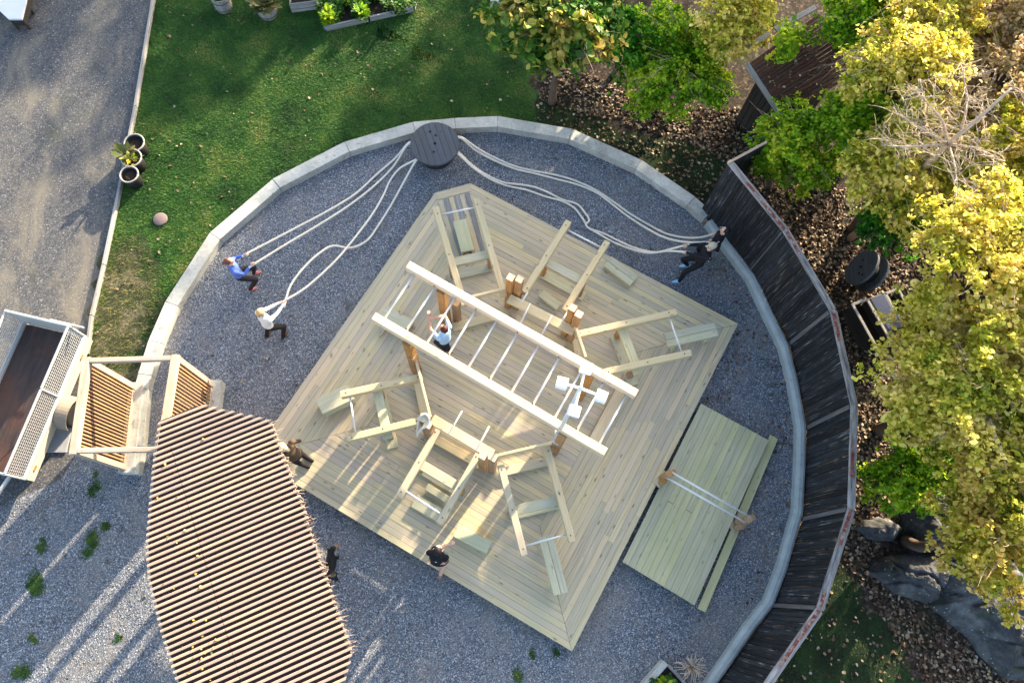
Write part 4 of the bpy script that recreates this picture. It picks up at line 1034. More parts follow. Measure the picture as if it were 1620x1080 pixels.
def tree(name, label, cpx, z, R, rz, mat, nclump, nleaf, size, group='autumn trees and bushes', lean=(0, 0), bark='bark', cat='tree', base=None, sig=.30, branches=True, fill=0.45):
    c = at(*cpx, z) if isinstance(cpx[0], (int, float)) and base is None else Vector(cpx)
    b = Vector((c.x + lean[0], c.y + lean[1], 0))
    t_ = thing(name, label, cat, b, group)
    # clump centres through an uneven ellipsoid
    C = []
    lob = [(RNG.normal(size=3), RNG.uniform(.72, 1.15)) for _ in range(6)]
    while len(C) < nclump:
        d = RNG.normal(size=3); d /= np.linalg.norm(d)
        if d[2] < -.35: continue
        k = 1.0
        for l_, a_ in lob:
            l2 = l_ / np.linalg.norm(l_); k += (a_ - 1) * max(0, l2 @ d) ** 2
        r = (fill + (1 - fill) * RNG.random() ** .6) * k
        C.append([c.x + d[0] * r * R, c.y + d[1] * r * R, max(.25, c.z + d[2] * r * rz)])
    C = np.array(C)
    # trunk and limbs
    mb = MB(); h0 = max(.3, c.z - rz * .75); tr_ = .03 + .022 * c.z
    top = Vector((c.x, c.y, c.z + rz * .2)); fork = b.lerp(top, .45) + Vector((RNG.normal() * .1, RNG.normal() * .1, 0))
    mb.tube(spline([b, b.lerp(fork, .5) + Vector((RNG.normal() * .05, RNG.normal() * .05, 0)), fork, top], 4), [tr_ * (1.25 - .9 * i / 12) for i in range(13)], 8)
    if branches:
        for q in C:
            q = Vector(q); s_ = fork.lerp(top, RNG.uniform(.0, .9)); m_ = s_.lerp(q, .5) + Vector((RNG.normal() * .12, RNG.normal() * .12, abs(RNG.normal()) * .12))
            mb.tube(spline([s_, m_, q], 3), [.028, .023, .018, .014, .011, .008, .005], 5)
    mb.build('trunk', M[bark], t_, True)
    if R > .6:
        tb = MB()
        for q in C[RNG.random(len(C)) < .5]:
            q = Vector(q); o_ = (q - c); o_.z *= .4; o_ = o_.normalized(); s0_ = q - o_ * .25
            for _ in range(3):
                e_ = q + o_ * RNG.uniform(.2, .55) + Vector((RNG.normal(), RNG.normal(), RNG.normal() * .5 + .5)) * .14
                tb.tube(spline([s0_, (s0_ + e_) / 2 + Vector((RNG.normal(), RNG.normal(), .6)) * .05, e_], 2), [.007, .006, .005, .004, .002], 4)
        tb.build('twigs', M['twig'], t_)['kind'] = 'stuff'
    P = []; O = []
    for q in C:
        n = max(8, int(nleaf * RNG.uniform(.5, 1.5))); s_ = sig * RNG.uniform(.7, 1.35)
        # flat sprays: leaves sit along twigs that fan out in a tilted plate
        od = (q - np.array(c)) / np.array([R, R, rz]); od = od / max(.2, np.linalg.norm(od))
        ax = np.array([od[0], od[1], od[2] * .25 - .12]) + RNG.normal(size=3) * .35; ax /= np.linalg.norm(ax)
        sd = np.cross(ax, np.array([RNG.normal() * .25, RNG.normal() * .25, 1.0])); sd /= np.linalg.norm(sd)
        k = max(3, n // 9); u = RNG.uniform(-1.3, 2.0, k); w = RNG.normal(size=k) * .75 * (1 - .25 * u)
        sub = q + (u * s_)[:, None] * ax + (w * s_)[:, None] * sd + RNG.normal(size=(k, 3)) * np.array([.03, .03, .05]) - np.array([0, 0, 1]) * (.10 * np.maximum(u, 0) ** 2 * s_)[:, None]
        p = sub[RNG.integers(0, k, n)] + RNG.normal(size=(n, 3)) * np.array([.06, .06, .03]) * (size / .1)
        P.append(p); O.append(np.repeat(od[None] * .8, n, 0))
    P = np.concatenate(P); O = np.concatenate(O); P[:, 2] = np.maximum(P[:, 2], .06)
    me = leaf_mesh('crown', P - np.array(b), O, size)
    link('crown', me, t_, Matrix.Translation(b), [M[mat]])
    return t_
tree('golden_tree', 'broad pale golden tree crown level with the side platform', (1545, 620), 4.6, 1.5, 1.1, 'leaf_gold', 76, 250, .086, cat='tree', sig=.25, fill=.3, lean=(0.5, 0.2))
tree('amber_tree', 'amber orange tree overhanging the grey bedrock', (1572, 852), 4.0, 1.05, 0.8, 'leaf_amber', 48, 250, .086, cat='tree', sig=.25, fill=.3, lean=(0.5, 0.2))
tree('lime_sapling', 'small lime green sapling by the rocks beside the palisade', (1435, 752), 1.9, 0.55, 0.5, 'leaf_lime', 20, 250, .086, cat='bush', sig=.25, fill=.3, lean=(0.5, 0.2))
tree('golden_tree', 'tall golden crown spreading behind the planter boxes', (1575, 420), 5.0, 1.55, 1.2, 'leaf_gold', 76, 250, .086, cat='tree', sig=.25, fill=.3, lean=(0.5, 0.2))
tree('green_bush', 'dark green bush shading the tilted cable reel', (1412, 350), 2.2, 0.65, 0.6, 'leaf_green', 26, 250, .086, cat='bush', sig=.25, fill=.3, lean=(0.5, 0.2))
tree('lime_tree', 'yellow green tree beside the hut roof, right of the palisade end', (1425, 270), 3.4, 0.95, 1.0, 'leaf_gold', 49, 250, .086, cat='tree', sig=.25, fill=.3, lean=(0.5, 0.2))
tree('lime_bush', 'bright green bush just behind the top end of the palisade', (1262, 232), 2.0, 0.85, 0.8, 'leaf_lime', 43, 250, .086, cat='bush', sig=.25, fill=.3, lean=(0, 0))
tree('golden_tree', 'yellow tree crown between the hut and the bare pale tree', (1440, 112), 4.4, 1.0, 1.0, 'leaf_gold', 49, 250, .086, cat='tree', sig=.25, fill=.3, lean=(0.5, 0.2))
tree('lime_bush', 'dense rounded green bush above the leaf covered slope left of the hut', (1075, 98), 1.6, 1.3, 0.9, 'leaf_lime', 76, 250, .086, cat='bush', sig=.25, fill=.3, lean=(0, 0))
tree('green_bush', 'darker green bush between the yellowing tree and the rounded bush', (985, 60), 1.5, 0.85, 0.8, 'leaf_green', 36, 250, .086, cat='bush', sig=.25, fill=.3, lean=(0, 0))
tree('yellow_bush', 'yellow leaved bush at the top edge beside the hut ridge', (1155, 18), 2.6, 0.9, 0.7, 'leaf_gold', 43, 250, .086, cat='bush', sig=.25, fill=.3, lean=(0, 0))
tree('golden_tree', 'golden tree crown at the edge between the two tall golden trees', (1655, 560), 4.8, 1.3, 1.2, 'leaf_gold', 49, 250, .086, cat='tree', sig=.25, fill=.3, lean=(0.5, 0.2))
tree('amber_tree', 'amber crown at the edge above the bedrock slab', (1630, 735), 4.4, 1.15, 0.9, 'leaf_amber', 48, 250, .086, cat='tree', sig=.25, fill=.3, lean=(0.5, 0.2))
tree('golden_tree', 'pale golden crown at the edge behind the bare pale tree', (1660, 250), 4.6, 1.4, 1.2, 'leaf_gold', 49, 250, .086, cat='tree', sig=.25, fill=.3, lean=(0.5, 0.2))
tree('lime_tree', 'yellow green crown beneath the bare pale tree', (1525, 270), 3.6, 1.1, 1.0, 'leaf_gold', 48, 250, .086, cat='tree', sig=.25, fill=.3, lean=(0.5, 0.2))
tree('golden_tree', 'low golden boughs hanging over the planter boxes', (1475, 520), 3.2, 0.55, 0.5, 'leaf_gold', 23, 250, .086, cat='tree', sig=.25, fill=.3, lean=(0.5, 0.2))
tree('golden_tree', 'golden boughs just above the lime sapling', (1475, 640), 3.0, 0.7, 0.5, 'leaf_gold', 26, 250, .086, cat='tree', sig=.25, fill=.3, lean=(0.5, 0.2))
tree('green_bush', 'deep green undergrowth below the broad golden crown', (1530, 700), 2.0, 1.1, 0.7, 'leaf_green', 34, 250, .086, cat='bush', sig=.25, fill=.3, lean=(0.5, 0.2))
tree('tan_tree', 'thin tan leaved crown in the top corner behind the twigs', (1580, 130), 4.2, 1.3, 1.0, 'leaf_tan', 38, 250, .086, cat='tree', sig=.25, fill=.3, lean=(0.5, 0.2))
tree('golden_tree', 'golden crown cut by the top edge near the twiggy tree', (1480, 10), 4.4, 1.1, 0.9, 'leaf_gold', 48, 250, .086, cat='tree', sig=.25, fill=.3, lean=(0.5, 0.2))
tree('tan_tree', 'pale tan crown cut by the top corner', (1640, 5), 4.6, 1.3, 1.0, 'leaf_tan', 40, 250, .086, cat='tree', sig=.25, fill=.3, lean=(0.5, 0.2))
tree('yellow_bush', 'yellow crown at the top edge between hut and twiggy tree', (1370, 20), 3.4, 0.85, 0.7, 'leaf_lime', 41, 250, .086, cat='bush', sig=.25, fill=.3, lean=(0, 0))
tree('lime_tree', 'yellow green bush hiding the wall of the hut', (1365, 195), 2.8, .8, .8, 'leaf_lime', 44, 250, .086, cat='bush', sig=.25, fill=.3)
tree('yellowing_tree', 'small tree with large yellow and pink tinged leaves over the lawn corner', (890, 42), 3.0, 1.25, .9, 'leaf_mixed', 50, 85, .175, sig=.34)
tree('lime_bush', 'small yellow green bush over the hut ridge board', (1250, 62), 2.9, .3, .28, 'leaf_lime', 10, 70, .11, cat='bush', sig=.2)
def bare(name, label, base, tips, mat, n2, r0=.09, spread=.7, depth=4):
    t_ = thing(name, label, 'tree', base, 'bare trees'); mb = MB()
    def grow(p, d, L_, r, k):
        pts = [p]; q = p; dd = d.copy()
        for i in range(4):
            dd = (dd + Vector((RNG.normal(), RNG.normal(), RNG.normal() * .6)) * .16).normalized(); q = q + dd * L_ / 4; pts.append(q)
        mb.tube(pts, [r * (1 - .14 * i) for i in range(5)], 6 if r > .02 else 4)
        if k:
            for i in range(n2):
                s_ = pts[2 + i % 3]; e = (dd + Vector((RNG.normal(), RNG.normal(), RNG.normal() * .5)) * spread).normalized()
                grow(s_, e, L_ * RNG.uniform(.5, .78), r * .52, k - 1)
    for tip in tips:
        tip = Vector(tip); d = tip - Vector(base); grow(Vector(base) + d * .0, d.normalized(), d.length, r0, depth - 1)
    mb.build('trunk', M[mat], t_, True)
bb = at(1440, 285, 3.0); bt = at(1503, 225, 5.6)
bare('bare_tree', 'leafless pale tree with white branches leaning over the golden crowns', (bb.x, bb.y, 0), [(bb.x, bb.y, 3.0)], 'bark_pale', 0, .10, .3, 1)
o = thing('bare_tree', 'pale leafless limbs spreading across the yellow crowns', 'tree', (bb.x, bb.y, 3.0), 'bare trees')
mb = MB()
def limb(pts, r):
    sp = spline(pts, 5); mb.tube(sp, [r * (1 - .75 * i / (len(sp) - 1)) for i in range(len(sp))], 6); return sp
bpx = [[(1440, 287, 3.0), (1470, 258, 4.2), (1500, 228, 5.4), (1545, 190, 6.0), (1600, 140, 6.4)], [(1500, 228, 5.4), (1490, 190, 5.9), (1465, 160, 6.1), (1455, 125, 6.2)], [(1500, 228, 5.4), (1460, 205, 5.9), (1420, 180, 6.0)], [(1500, 228, 5.4), (1510, 260, 5.8), (1515, 300, 5.9)], [(1500, 228, 5.4), (1545, 235, 5.9), (1590, 255, 6.1)], [(1500, 228, 5.4), (1440, 232, 5.8), (1395, 230, 5.9)], [(1520, 210, 5.7), (1530, 160, 6.2), (1520, 100, 6.4)]]
for i, q in enumerate(bpx):
    sp = limb([at(*p) for p in q], .085 if i == 0 else .028)
    for s_ in sp[3:]:
        for _ in range(2):
            d = Vector((RNG.normal(), RNG.normal(), RNG.normal() * .35)).normalized() * RNG.uniform(.25, .65); m_ = s_ + d * .5 + Vector((RNG.normal(), RNG.normal(), RNG.normal())) * .06
            m2 = s_ + d * .25 + Vector((RNG.normal(), RNG.normal(), RNG.normal() * .5)) * .07; tw = spline([s_, m2, m_ + Vector((RNG.normal(), RNG.normal(), 0)) * .06, s_ + d], 2); mb.tube(tw, [.008 * (1 - .8 * k / 6) for k in range(7)], 4)
            for w_ in (tw[2], tw[3], tw[5]):
                d2 = (d.normalized() * .6 + Vector((RNG.normal(), RNG.normal(), RNG.normal() * .3)) * .6).normalized() * RNG.uniform(.15, .4); mb.tube([w_, w_ + d2 * .5 + Vector((0, 0, .02)), w_ + d2], [.004, .0035, .002], 4)
mb.build('limb', M['bark_pale'], o, True)
tw = at(1590, 62, 4.0)
bare('twiggy_tree', 'leafless brownish twiggy tree in the top corner', (tw.x, tw.y, 0), [(tw.x - .3, tw.y - .1, 3.2), (tw.x + .4, tw.y - .3, 3.4), (tw.x + .1, tw.y + .5, 3.4)], 'twig', 4, .05, .75, 5)
# trees beyond the frame whose shade lies across the place
def off(label, x, y, z, R, rz, nc, nl=150, mat='leaf_lime', sz=.17):
    tree('shade_tree', label, (x, y, z), z, R, rz, mat, nc, nl, sz, 'tall trees beyond the frame', base=1, sig=.55)
OFF = [(10.5, 25.6, 4.6, 2.1, 2.2), (13.1, 23.8, 6.6, 1.7, 1.7), (15.3, 22.0, 5.6, 2.0, 1.6), (2.6, 28.0, 4.3, 1.8, 2.1), (-1.6, 30.0, 4.8, 1.8, 2.6), (-6.0, 29.0, 5.0, 2.0, 2.8), (-10.5, 30.0, 5.0, 2.2, 3.0), (11.8, 28.6, 7.6, 1.9, 2.3)]
for i, (x, y, z, R, rz) in enumerate(OFF):
    off('tall leafy tree beyond the frame', x, y, z, R, rz, 54)

# ------------------------------------------------------------------ grass, fallen leaves, stones
def grass(name, label, poly, dens, h, mat, avoid=()):
    q = scatter(poly, dens)
    for a in avoid: q = q[~inside(a, q[:, 0], q[:, 1])]
    n = len(q); a = RNG.random(n) * 6.283; L_ = h * RNG.uniform(.5, 1.4, n); w = RNG.uniform(.004, .009, n); ln = RNG.uniform(.4, 1.3, n)
    ca, sa = np.cos(a), np.sin(a)
    b0 = np.stack([q[:, 0] - sa * w, q[:, 1] + ca * w, np.full(n, .004)], 1); b1 = np.stack([q[:, 0] + sa * w, q[:, 1] - ca * w, np.full(n, .004)], 1)
    tp = np.stack([q[:, 0] + ca * L_ * ln, q[:, 1] + sa * L_ * ln, L_ * .8], 1)
    v = np.stack([b0, b1, tp], 1).reshape(-1, 3); f = np.arange(3 * n).reshape(-1, 3)
    o = link(name, np_mesh(name, v, f), None, None, [M[mat]]); tag(o, label, 'grass', kind='stuff')
vis = px_poly([(120, -40), (860, -40), (860, 640), (120, 640)])
lawn_v = px_poly([(250, -30)] + ROAD_EDGE[1:] + [(200, 600), (228, 560), (266, 470), (335, 370), (432, 285), (545, 226), (655, 194), (720, 187), (787, 184), (850, 197), (835, 120), (812, 60), (800, -30)])
grass('lawn_grass', 'short green lawn grass outside the kerb', lawn_v, 2600, .055, 'blade', [rag(px_poly([(175, 410), (205, 400), (232, 440), (240, 490), (215, 560), (190, 640), (140, 600), (142, 560), (155, 480)]), .25, .15)])
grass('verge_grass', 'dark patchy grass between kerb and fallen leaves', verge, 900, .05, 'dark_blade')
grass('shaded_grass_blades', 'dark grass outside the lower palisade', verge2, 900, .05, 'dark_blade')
grass('weeds', 'dry weeds on the bank beside the gateway', weedy, 700, .09, 'straw')
def weed(pxy, r, n, label):
    c = at(*pxy); V = []; F = []; subs = [(RNG.normal(size=2) * r * np.array([.55, 1.0]), RNG.uniform(.2, .6) * r) for _ in range(5)]
    for i in range(int(n * 1.3)):
        o_, s_ = subs[int(RNG.integers(0, 5))]; x, y = np.array([c.x, c.y]) + o_ + RNG.normal(size=2) * s_
        a = random.uniform(0, 6.28); L_ = random.uniform(.025, .085); o = len(V); w = random.uniform(.004, .011)
        mx, my = x + math.cos(a) * L_ * .5, y + math.sin(a) * L_ * .5
        V += [(x, y, .008), (mx - w * math.sin(a), my + w * math.cos(a), L_ * .35), (x + math.cos(a) * L_, y + math.sin(a) * L_, L_ * random.uniform(.1, .6)), (mx + w * math.sin(a), my - w * math.cos(a), L_ * .35)]; F.append((o, o + 1, o + 2, o + 3))
    mb = MB(); mb.add(V, F); tag(mb.build('weed_patch', M['weed'], None, False, (c.x, c.y, 0)), label, 'weeds', 'weed patches in the gravel', 'stuff')
M['weed'] = leafy('weed_leaf', [(.15, (.02, .06, .012)), (.5, (.05, .12, .02)), (.8, (.13, .18, .03)), (1, (.34, .30, .08))], .3, .6, 3.0, .6)
for p, r, n, l_ in (((142, 862), .17, 900, 'largest weed patch in the gravel left of the shelter'), ((55, 935), .15, 800, 'tall weed patch nearest the left edge of the gravel'), ((68, 860), .08, 250, 'small yellowish weed patch below the trailer drawbar'), ((150, 770), .1, 250, 'sparse weeds below the gateway corner'), ((35, 1055), .12, 350, 'weed patch in the bottom left corner'), ((50, 1008), .06, 120, 'tiny weed tuft between two larger patches at the left'), ((187, 1008), .05, 90, 'tiny weed tuft left of the shelter roof'), ((820, 1070), .08, 200, 'weed tuft at the bottom edge below the deck corner'), ((842, 1034), .04, 70, 'tiny weed left of the lowest deck corner'), ((880, 1032), .04, 70, 'tiny weed right below the lowest deck corner'), ((440, 395), .04, 0 + 40, 'tiny weed between taut ropes')): weed(p, r, n, l_)
def litter(name, label, polys, size, mat, zf=.012, extra=None):
    Q = []
    for poly, dens in polys: Q.append(scatter(poly, dens))
    q = np.concatenate(Q); n = len(q); P = np.column_stack([q, zf + RNG.random(n) * .025]) if not callable(zf) else np.column_stack([q, zf(q)])
    me = leaf_mesh(name, P, np.zeros((n, 3)), size, 1.6)
    tag(link(name, me, None, None, [M[mat]]), label, 'leaves', kind='stuff')
pp = px_poly
litter('fallen_leaves', 'brown and tan fallen leaves over the soil outside the palisade', [
 (pp([(850, 160), (1000, 200), (1120, 240), (1150, 262), (1210, 220), (1200, 170), (1100, 170), (960, 130), (870, 90)]), 260), (verge, 110),
 (pp([(1160, 240), (1250, 290), (1480, 300), (1480, 560), (1380, 900), (1620, 1100), (1480, 1100), (1330, 880), (1350, 650), (1320, 500), (1240, 365)]), 220), (verge2, 26), (lawn_v, 3.0)], .075, 'fallen')
litter('yard_leaves', 'fallen leaves drifted on the gravel along the palisade foot', [
 (pp([(1150, 400), (1190, 450), (1235, 560), (1262, 680), (1255, 800), (1215, 930), (1180, 960), (1205, 850), (1235, 700), (1200, 560), (1160, 480)]), 60),
 (pp([(1100, 400), (1150, 410), (1185, 500), (1150, 470)]), 130), (pp([(1168, 520), (1190, 560), (1150, 640), (1112, 640), (1150, 580)]), 110), (pp([(1215, 660), (1245, 690), (1190, 830), (1170, 860), (1225, 720)]), 120), (pp([(930, 250), (1020, 275), (1090, 335), (1060, 320), (960, 275)]), 60), (yard, .8)], .06, 'fallen')
def on_roof(q): return np.full(len(q), SHZ + .035)
litter('roof_leaves', 'small yellow leaves scattered on the slatted shelter roof', [(pp([(250, 690), (300, 690), (330, 900), (350, 1075), (285, 1075), (240, 900)], SHZ), 3.5), (pp([(285, 1020), (340, 1010), (345, 1075), (300, 1075)], SHZ), 30), (pp([(300, 660), (420, 680), (500, 1000), (400, 1070)], SHZ), .8)], .05, 'fallen_yellow', on_roof)
def on_hut(q): return np.array([1.95 + .5 * max(0, min(1, ((Vector((x, y)) - H0[3].xy).dot((H0[0] - H0[3]).xy) / (H0[0] - H0[3]).xy.length_squared))) + .05 for x, y in q])
litter('hut_leaves', 'fallen leaves lying on the dark hut roof', [(pp([(1195, 102), (1292, 35), (1342, 118), (1242, 172)], 2.2), 38)], .07, 'fallen', on_hut)
def stones(name, label, poly, dens, s0, s1, mat):
    q = scatter(poly, dens); n = len(q); s = RNG.uniform(s0, s1, (n, 1, 1)) * RNG.uniform(.7, 1.2, (n, 6, 1))
    o = np.array([[1, 0, 0], [-1, 0, 0], [0, 1, 0], [0, -1, 0], [0, 0, .7], [0, 0, -.5]])[None]; a = RNG.random(n) * 6.283; R_ = np.zeros((n, 3, 3)); R_[:, 0, 0] = np.cos(a); R_[:, 0, 1] = -np.sin(a); R_[:, 1, 0] = np.sin(a); R_[:, 1, 1] = np.cos(a); R_[:, 2, 2] = 1
    v = np.einsum('nij,nkj->nki', R_, o * s) + np.column_stack([q, np.full(n, .012)])[:, None]
    t6 = np.array([[0, 2, 4], [2, 1, 4], [1, 3, 4], [3, 0, 4], [2, 0, 5], [1, 2, 5], [3, 1, 5], [0, 3, 5]])
    f = (np.arange(n)[:, None, None] * 6 + t6).reshape(-1, 3)
    tag(link(name, np_mesh(name, v.reshape(-1, 3), f), None, None, [M[mat]]), label, 'gravel', kind='stuff')
t = NT('loose_stone'); c = t.ramp(t.island(), [(0, (.05, .055, .065)), (.5, (.14, .15, .165)), (.85, (.26, .26, .27)), (1, (.5, .49, .47))]); M['stone'] = t.col(c, .9)
yv = px_poly(KERB + [(1124, 348)] + KERB2[1:] + [(1100, 1100), (-20, 1100), (-20, 815), (0, 800), (120, 762)])
stones('gravel_stones', 'loose blue grey gravel stones in the yard', yv, 90, .009, .022, 'stone')
# ------------------------------------------------------------------ people
def ik(a, b, l1, l2, pole):
    a, b = Vector(a), Vector(b); d = b - a; L_ = d.length
    if L_ > (l1 + l2) * .995: b = a + d.normalized() * (l1 + l2) * .995; d = b - a; L_ = d.length
    x = (l1 * l1 - l2 * l2 + L_ * L_) / (2 * L_); h = math.sqrt(max(0, l1 * l1 - x * x)); dn = d / L_
    p = Vector(pole); p = (p - dn * p.dot(dn)).normalized()
    return a + dn * x + p * h, b
class Body:
    def __init__(s): s.v = []; s.f = []; s.prims = []
    def cap(s, a, b, r0, r1, mi, k=14):
        a, b = Vector(a), Vector(b); d = (b - a); L_ = max(d.length, 1e-5); d /= L_; x = d.orthogonal().normalized(); y = d.cross(x)
        rings = []
        for t_ in (-.95, -.7, -.35, 0): rings.append((a + d * r0 * t_, r0 * math.sqrt(1 - t_ * t_)))
        for t_ in (0, .35, .7, .95): rings.append((b + d * r1 * t_, r1 * math.sqrt(1 - t_ * t_)))
        s._rings([(c, x * r, y * r) for c, r in rings], k); s.prims.append((np.array(a), np.array(b), r0, r1, mi))
    def loft(s, rings, mi, k=20):
        s._rings(rings, k)
        for (c0, x0, y0), (c1, x1, y1) in zip(rings[:-1], rings[1:]):
            w0 = (x0.length - y0.length); 
            for o in (-.6, 0, .6): s.prims.append((np.array(c0 + x0.normalized() * w0 * o), np.array(c1 + x1.normalized() * (x1.length - y1.length) * o), y0.length, y1.length, mi))
    def _rings(s, rings, k):
        o = len(s.v)
        for c, x, y in rings:
            for j in range(k):
                a = 2 * math.pi * j / k; s.v.append(tuple(c + x * math.cos(a) + y * math.sin(a)))
        n = len(rings)
        for i in range(n - 1):
            for j in range(k): s.f.append((o + i * k + j, o + i * k + (j + 1) % k, o + (i + 1) * k + (j + 1) % k, o + (i + 1) * k + j))
        s.f.append(tuple(o + j for j in range(k - 1, -1, -1))); s.f.append(tuple(o + (n - 1) * k + j for j in range(k)))
    def ell(s, c, rx, ry, rz, R, mi, k=18):
        c = Vector(c); rings = []
        for i in range(11):
            t_ = -.985 + 1.97 * i / 10; q = math.sqrt(1 - t_ * t_); rings.append((c + R @ Vector((0, 0, rz * t_)), R @ Vector((rx * q, 0, 0)), R @ Vector((0, ry * q, 0))))
        s._rings(rings, k); m_ = min(rx, ry, rz); d = R @ Vector((0, 0, max(rz - m_, 0))); s.prims.append((np.array(c - d), np.array(c + d), (rx + ry) / 2, (rx + ry) / 2, mi))
    def solid(s, name, voxel, mats, parent, mw, smooth=6):
        me = bpy.data.meshes.new(name + '_src'); me.from_pydata(s.v, [], s.f); me.update()
        o = bpy.data.objects.new(name + '_src', me); COL.objects.link(o)
        m1 = o.modifiers.new('r', 'REMESH'); m1.mode = 'VOXEL'; m1.voxel_size = voxel
        m2 = o.modifiers.new('s', 'SMOOTH'); m2.factor = .5; m2.iterations = smooth
        dg = bpy.context.evaluated_depsgraph_get(); ev = o.evaluated_get(dg); nm = bpy.data.meshes.new_from_object(ev); nm.name = name
        bpy.data.objects.remove(o); bpy.data.meshes.remove(me)
        n = len(nm.polygons); ce = np.zeros(n * 3, np.float32); nm.polygons.foreach_get('center', ce); ce = ce.reshape(-1, 3)
        best = np.full(n, 1e9); mi = np.zeros(n, np.int32)
        for a, b, r0, r1, m_ in s.prims:
            d = b - a; L2 = max(d @ d, 1e-9); t_ = np.clip(((ce - a) @ d) / L2, 0, 1); q = np.linalg.norm(ce - (a + t_[:, None] * d), axis=1) - (r0 + (r1 - r0) * t_)
            k = q < best; best[k] = q[k]; mi[k] = m_
        nm.materials.clear()
        for m_ in mats: nm.materials.append(m_)
        nm.polygons.foreach_set('material_index', mi); nm.polygons.foreach_set('use_smooth', np.ones(n, bool)); nm.update()
        return link(name, nm, parent, mw)
M['skin'] = plain('skin', (.55, .34, .25), .55, var=.05)
M['eye'] = plain('eye', (.03, .025, .02), .3)
def cloth(name, c): return plain(name, c, .9, var=.18, scale=9, bump=.25)
def person(label, feet, face, height, cols, pelvis, lean, hands, knee_out=.25, head_turn=0, look=0.0, sleeves='long', shorts=False, hairstyle='short', hair=(.05, .03, .02), grip=True, elbow=(0, -.4, -1), stripe=False, foot_yaw=(0, 0), cat='person'):
    """feet: two world points (left, right); face: heading in the ground plane; hands: world points or None"""
    k = height / 1.72
    mid = (Vector(feet[0]) + Vector(feet[1])) / 2; fwd = Vector((*face, 0)).normalized(); rgt = Vector((fwd.y, -fwd.x, 0)); upv = Vector((0, 0, 1))
    z0 = min(feet[0][2], feet[1][2])
    base = Vector((mid.x, mid.y, z0))
    B = Body(); SK, SH, TR, SO, EY = 0, 1, 2, 3, 4
    P = base + fwd * pelvis[0] + rgt * pelvis[2] + upv * pelvis[1]
    sp = (upv * math.cos(lean[0]) + fwd * math.sin(lean[0])); sp = (sp + rgt * math.sin(lean[1])).normalized(); bf = (fwd - sp * fwd.dot(sp)).normalized(); br = bf.cross(sp).normalized()
    T = .50 * k; C = P + sp * T                                  # shoulder line
    B.loft([(P - sp * .10 * k, br * .135 * k, bf * .10 * k), (P - sp * .02 * k, br * .165 * k, bf * .12 * k)], TR)
    B.loft([(P - sp * .0 * k, br * .160 * k, bf * .118 * k), (P + sp * .10 * k, br * .150 * k, bf * .108 * k), (P + sp * .2 * k, br * .148 * k, bf * .105 * k), (P + sp * .34 * k, br * .172 * k, bf * .118 * k), (P + sp * .43 * k, br * .178 * k, bf * .105 * k), (P + sp * .50 * k, br * .13 * k, bf * .075 * k)], SH)
    hd = (sp * .75 + upv * .35 + bf * look).normalized(); N = C + sp * .02 * k
    B.cap(N - sp * .03, N + hd * .09 * k, .058 * k, .052 * k, SK)
    H = N + hd * .20 * k; ct, st = math.cos(head_turn), math.sin(head_turn); hf = (bf * ct + br * st); hf = (hf - hd * hf.dot(hd)).normalized(); hr = hf.cross(hd).normalized()
    R = Matrix((hr, hf, hd)).transposed()
    B.ell(H + hd * .015 * k, .077 * k, .098 * k, .112 * k, R, SK); B.ell(H - hd * .06 * k + hf * .022 * k, .056 * k, .070 * k, .06 * k, R, SK)
    B.cap(H + hf * .092 * k, H + hf * .112 * k - hd * .022 * k, .011 * k, .016 * k, SK, 8)
    for s_ in (-1, 1):
        B.cap(H + hr * .078 * k * s_ - hd * .02 * k, H + hr * .084 * k * s_ + hd * .022 * k, .013 * k, .016 * k, SK, 8)
        B.cap(H + hr * .032 * k * s_ + hf * .087 * k + hd * .005 * k, H + hr * .034 * k * s_ + hf * .087 * k + hd * .005 * k, .011 * k, .011 * k, EY, 8)
        B.cap(H + hr * .018 * k * s_ + hf * .083 * k - hd * .066 * k, H + hr * .0 * k + hf * .088 * k - hd * .066 * k, .008 * k, .009 * k, SK, 8)
    for s_, ft, fy in ((-1, Vector(feet[0]), foot_yaw[0]), (1, Vector(feet[1]), foot_yaw[1])):
        hip = P + br * .09 * k * s_ - sp * .06 * k; ank = ft + upv * .085 * k
        kn, ank = ik(hip, ank, .42 * k, .42 * k, fwd + rgt * s_ * knee_out)
        if shorts:
            q = hip.lerp(kn, .85); B.cap(hip, q, .088 * k, .075 * k, TR); B.cap(q, kn, .058 * k, .053 * k, SK); B.cap(kn, kn.lerp(ank, .35), .052 * k, .056 * k, SK); B.cap(kn.lerp(ank, .35), ank, .056 * k, .036 * k, SK)
        else:
            B.cap(hip, kn, .088 * k, .062 * k, TR); B.cap(kn, kn.lerp(ank, .35), .060 * k, .062 * k, TR); B.cap(kn.lerp(ank, .35), ank, .062 * k, .046 * k, TR)
        fd = (Matrix.Rotation(fy, 3, 'Z') @ fwd); ft2 = Vector((ank.x, ank.y, ank.z - .085 * k))
        B.cap(ft2 - fd * .045 * k + upv * .042 * k, ft2 + fd * .08 * k + upv * .045 * k, .040 * k, .044 * k, SO); B.cap(ft2 + fd * .08 * k + upv * .040 * k, ft2 + fd * .16 * k + upv * .032 * k, .044 * k, .030 * k, SO); B.cap(ft2 + upv * .05 * k, ank, .038 * k, .038 * k, SO)
    handpos = []
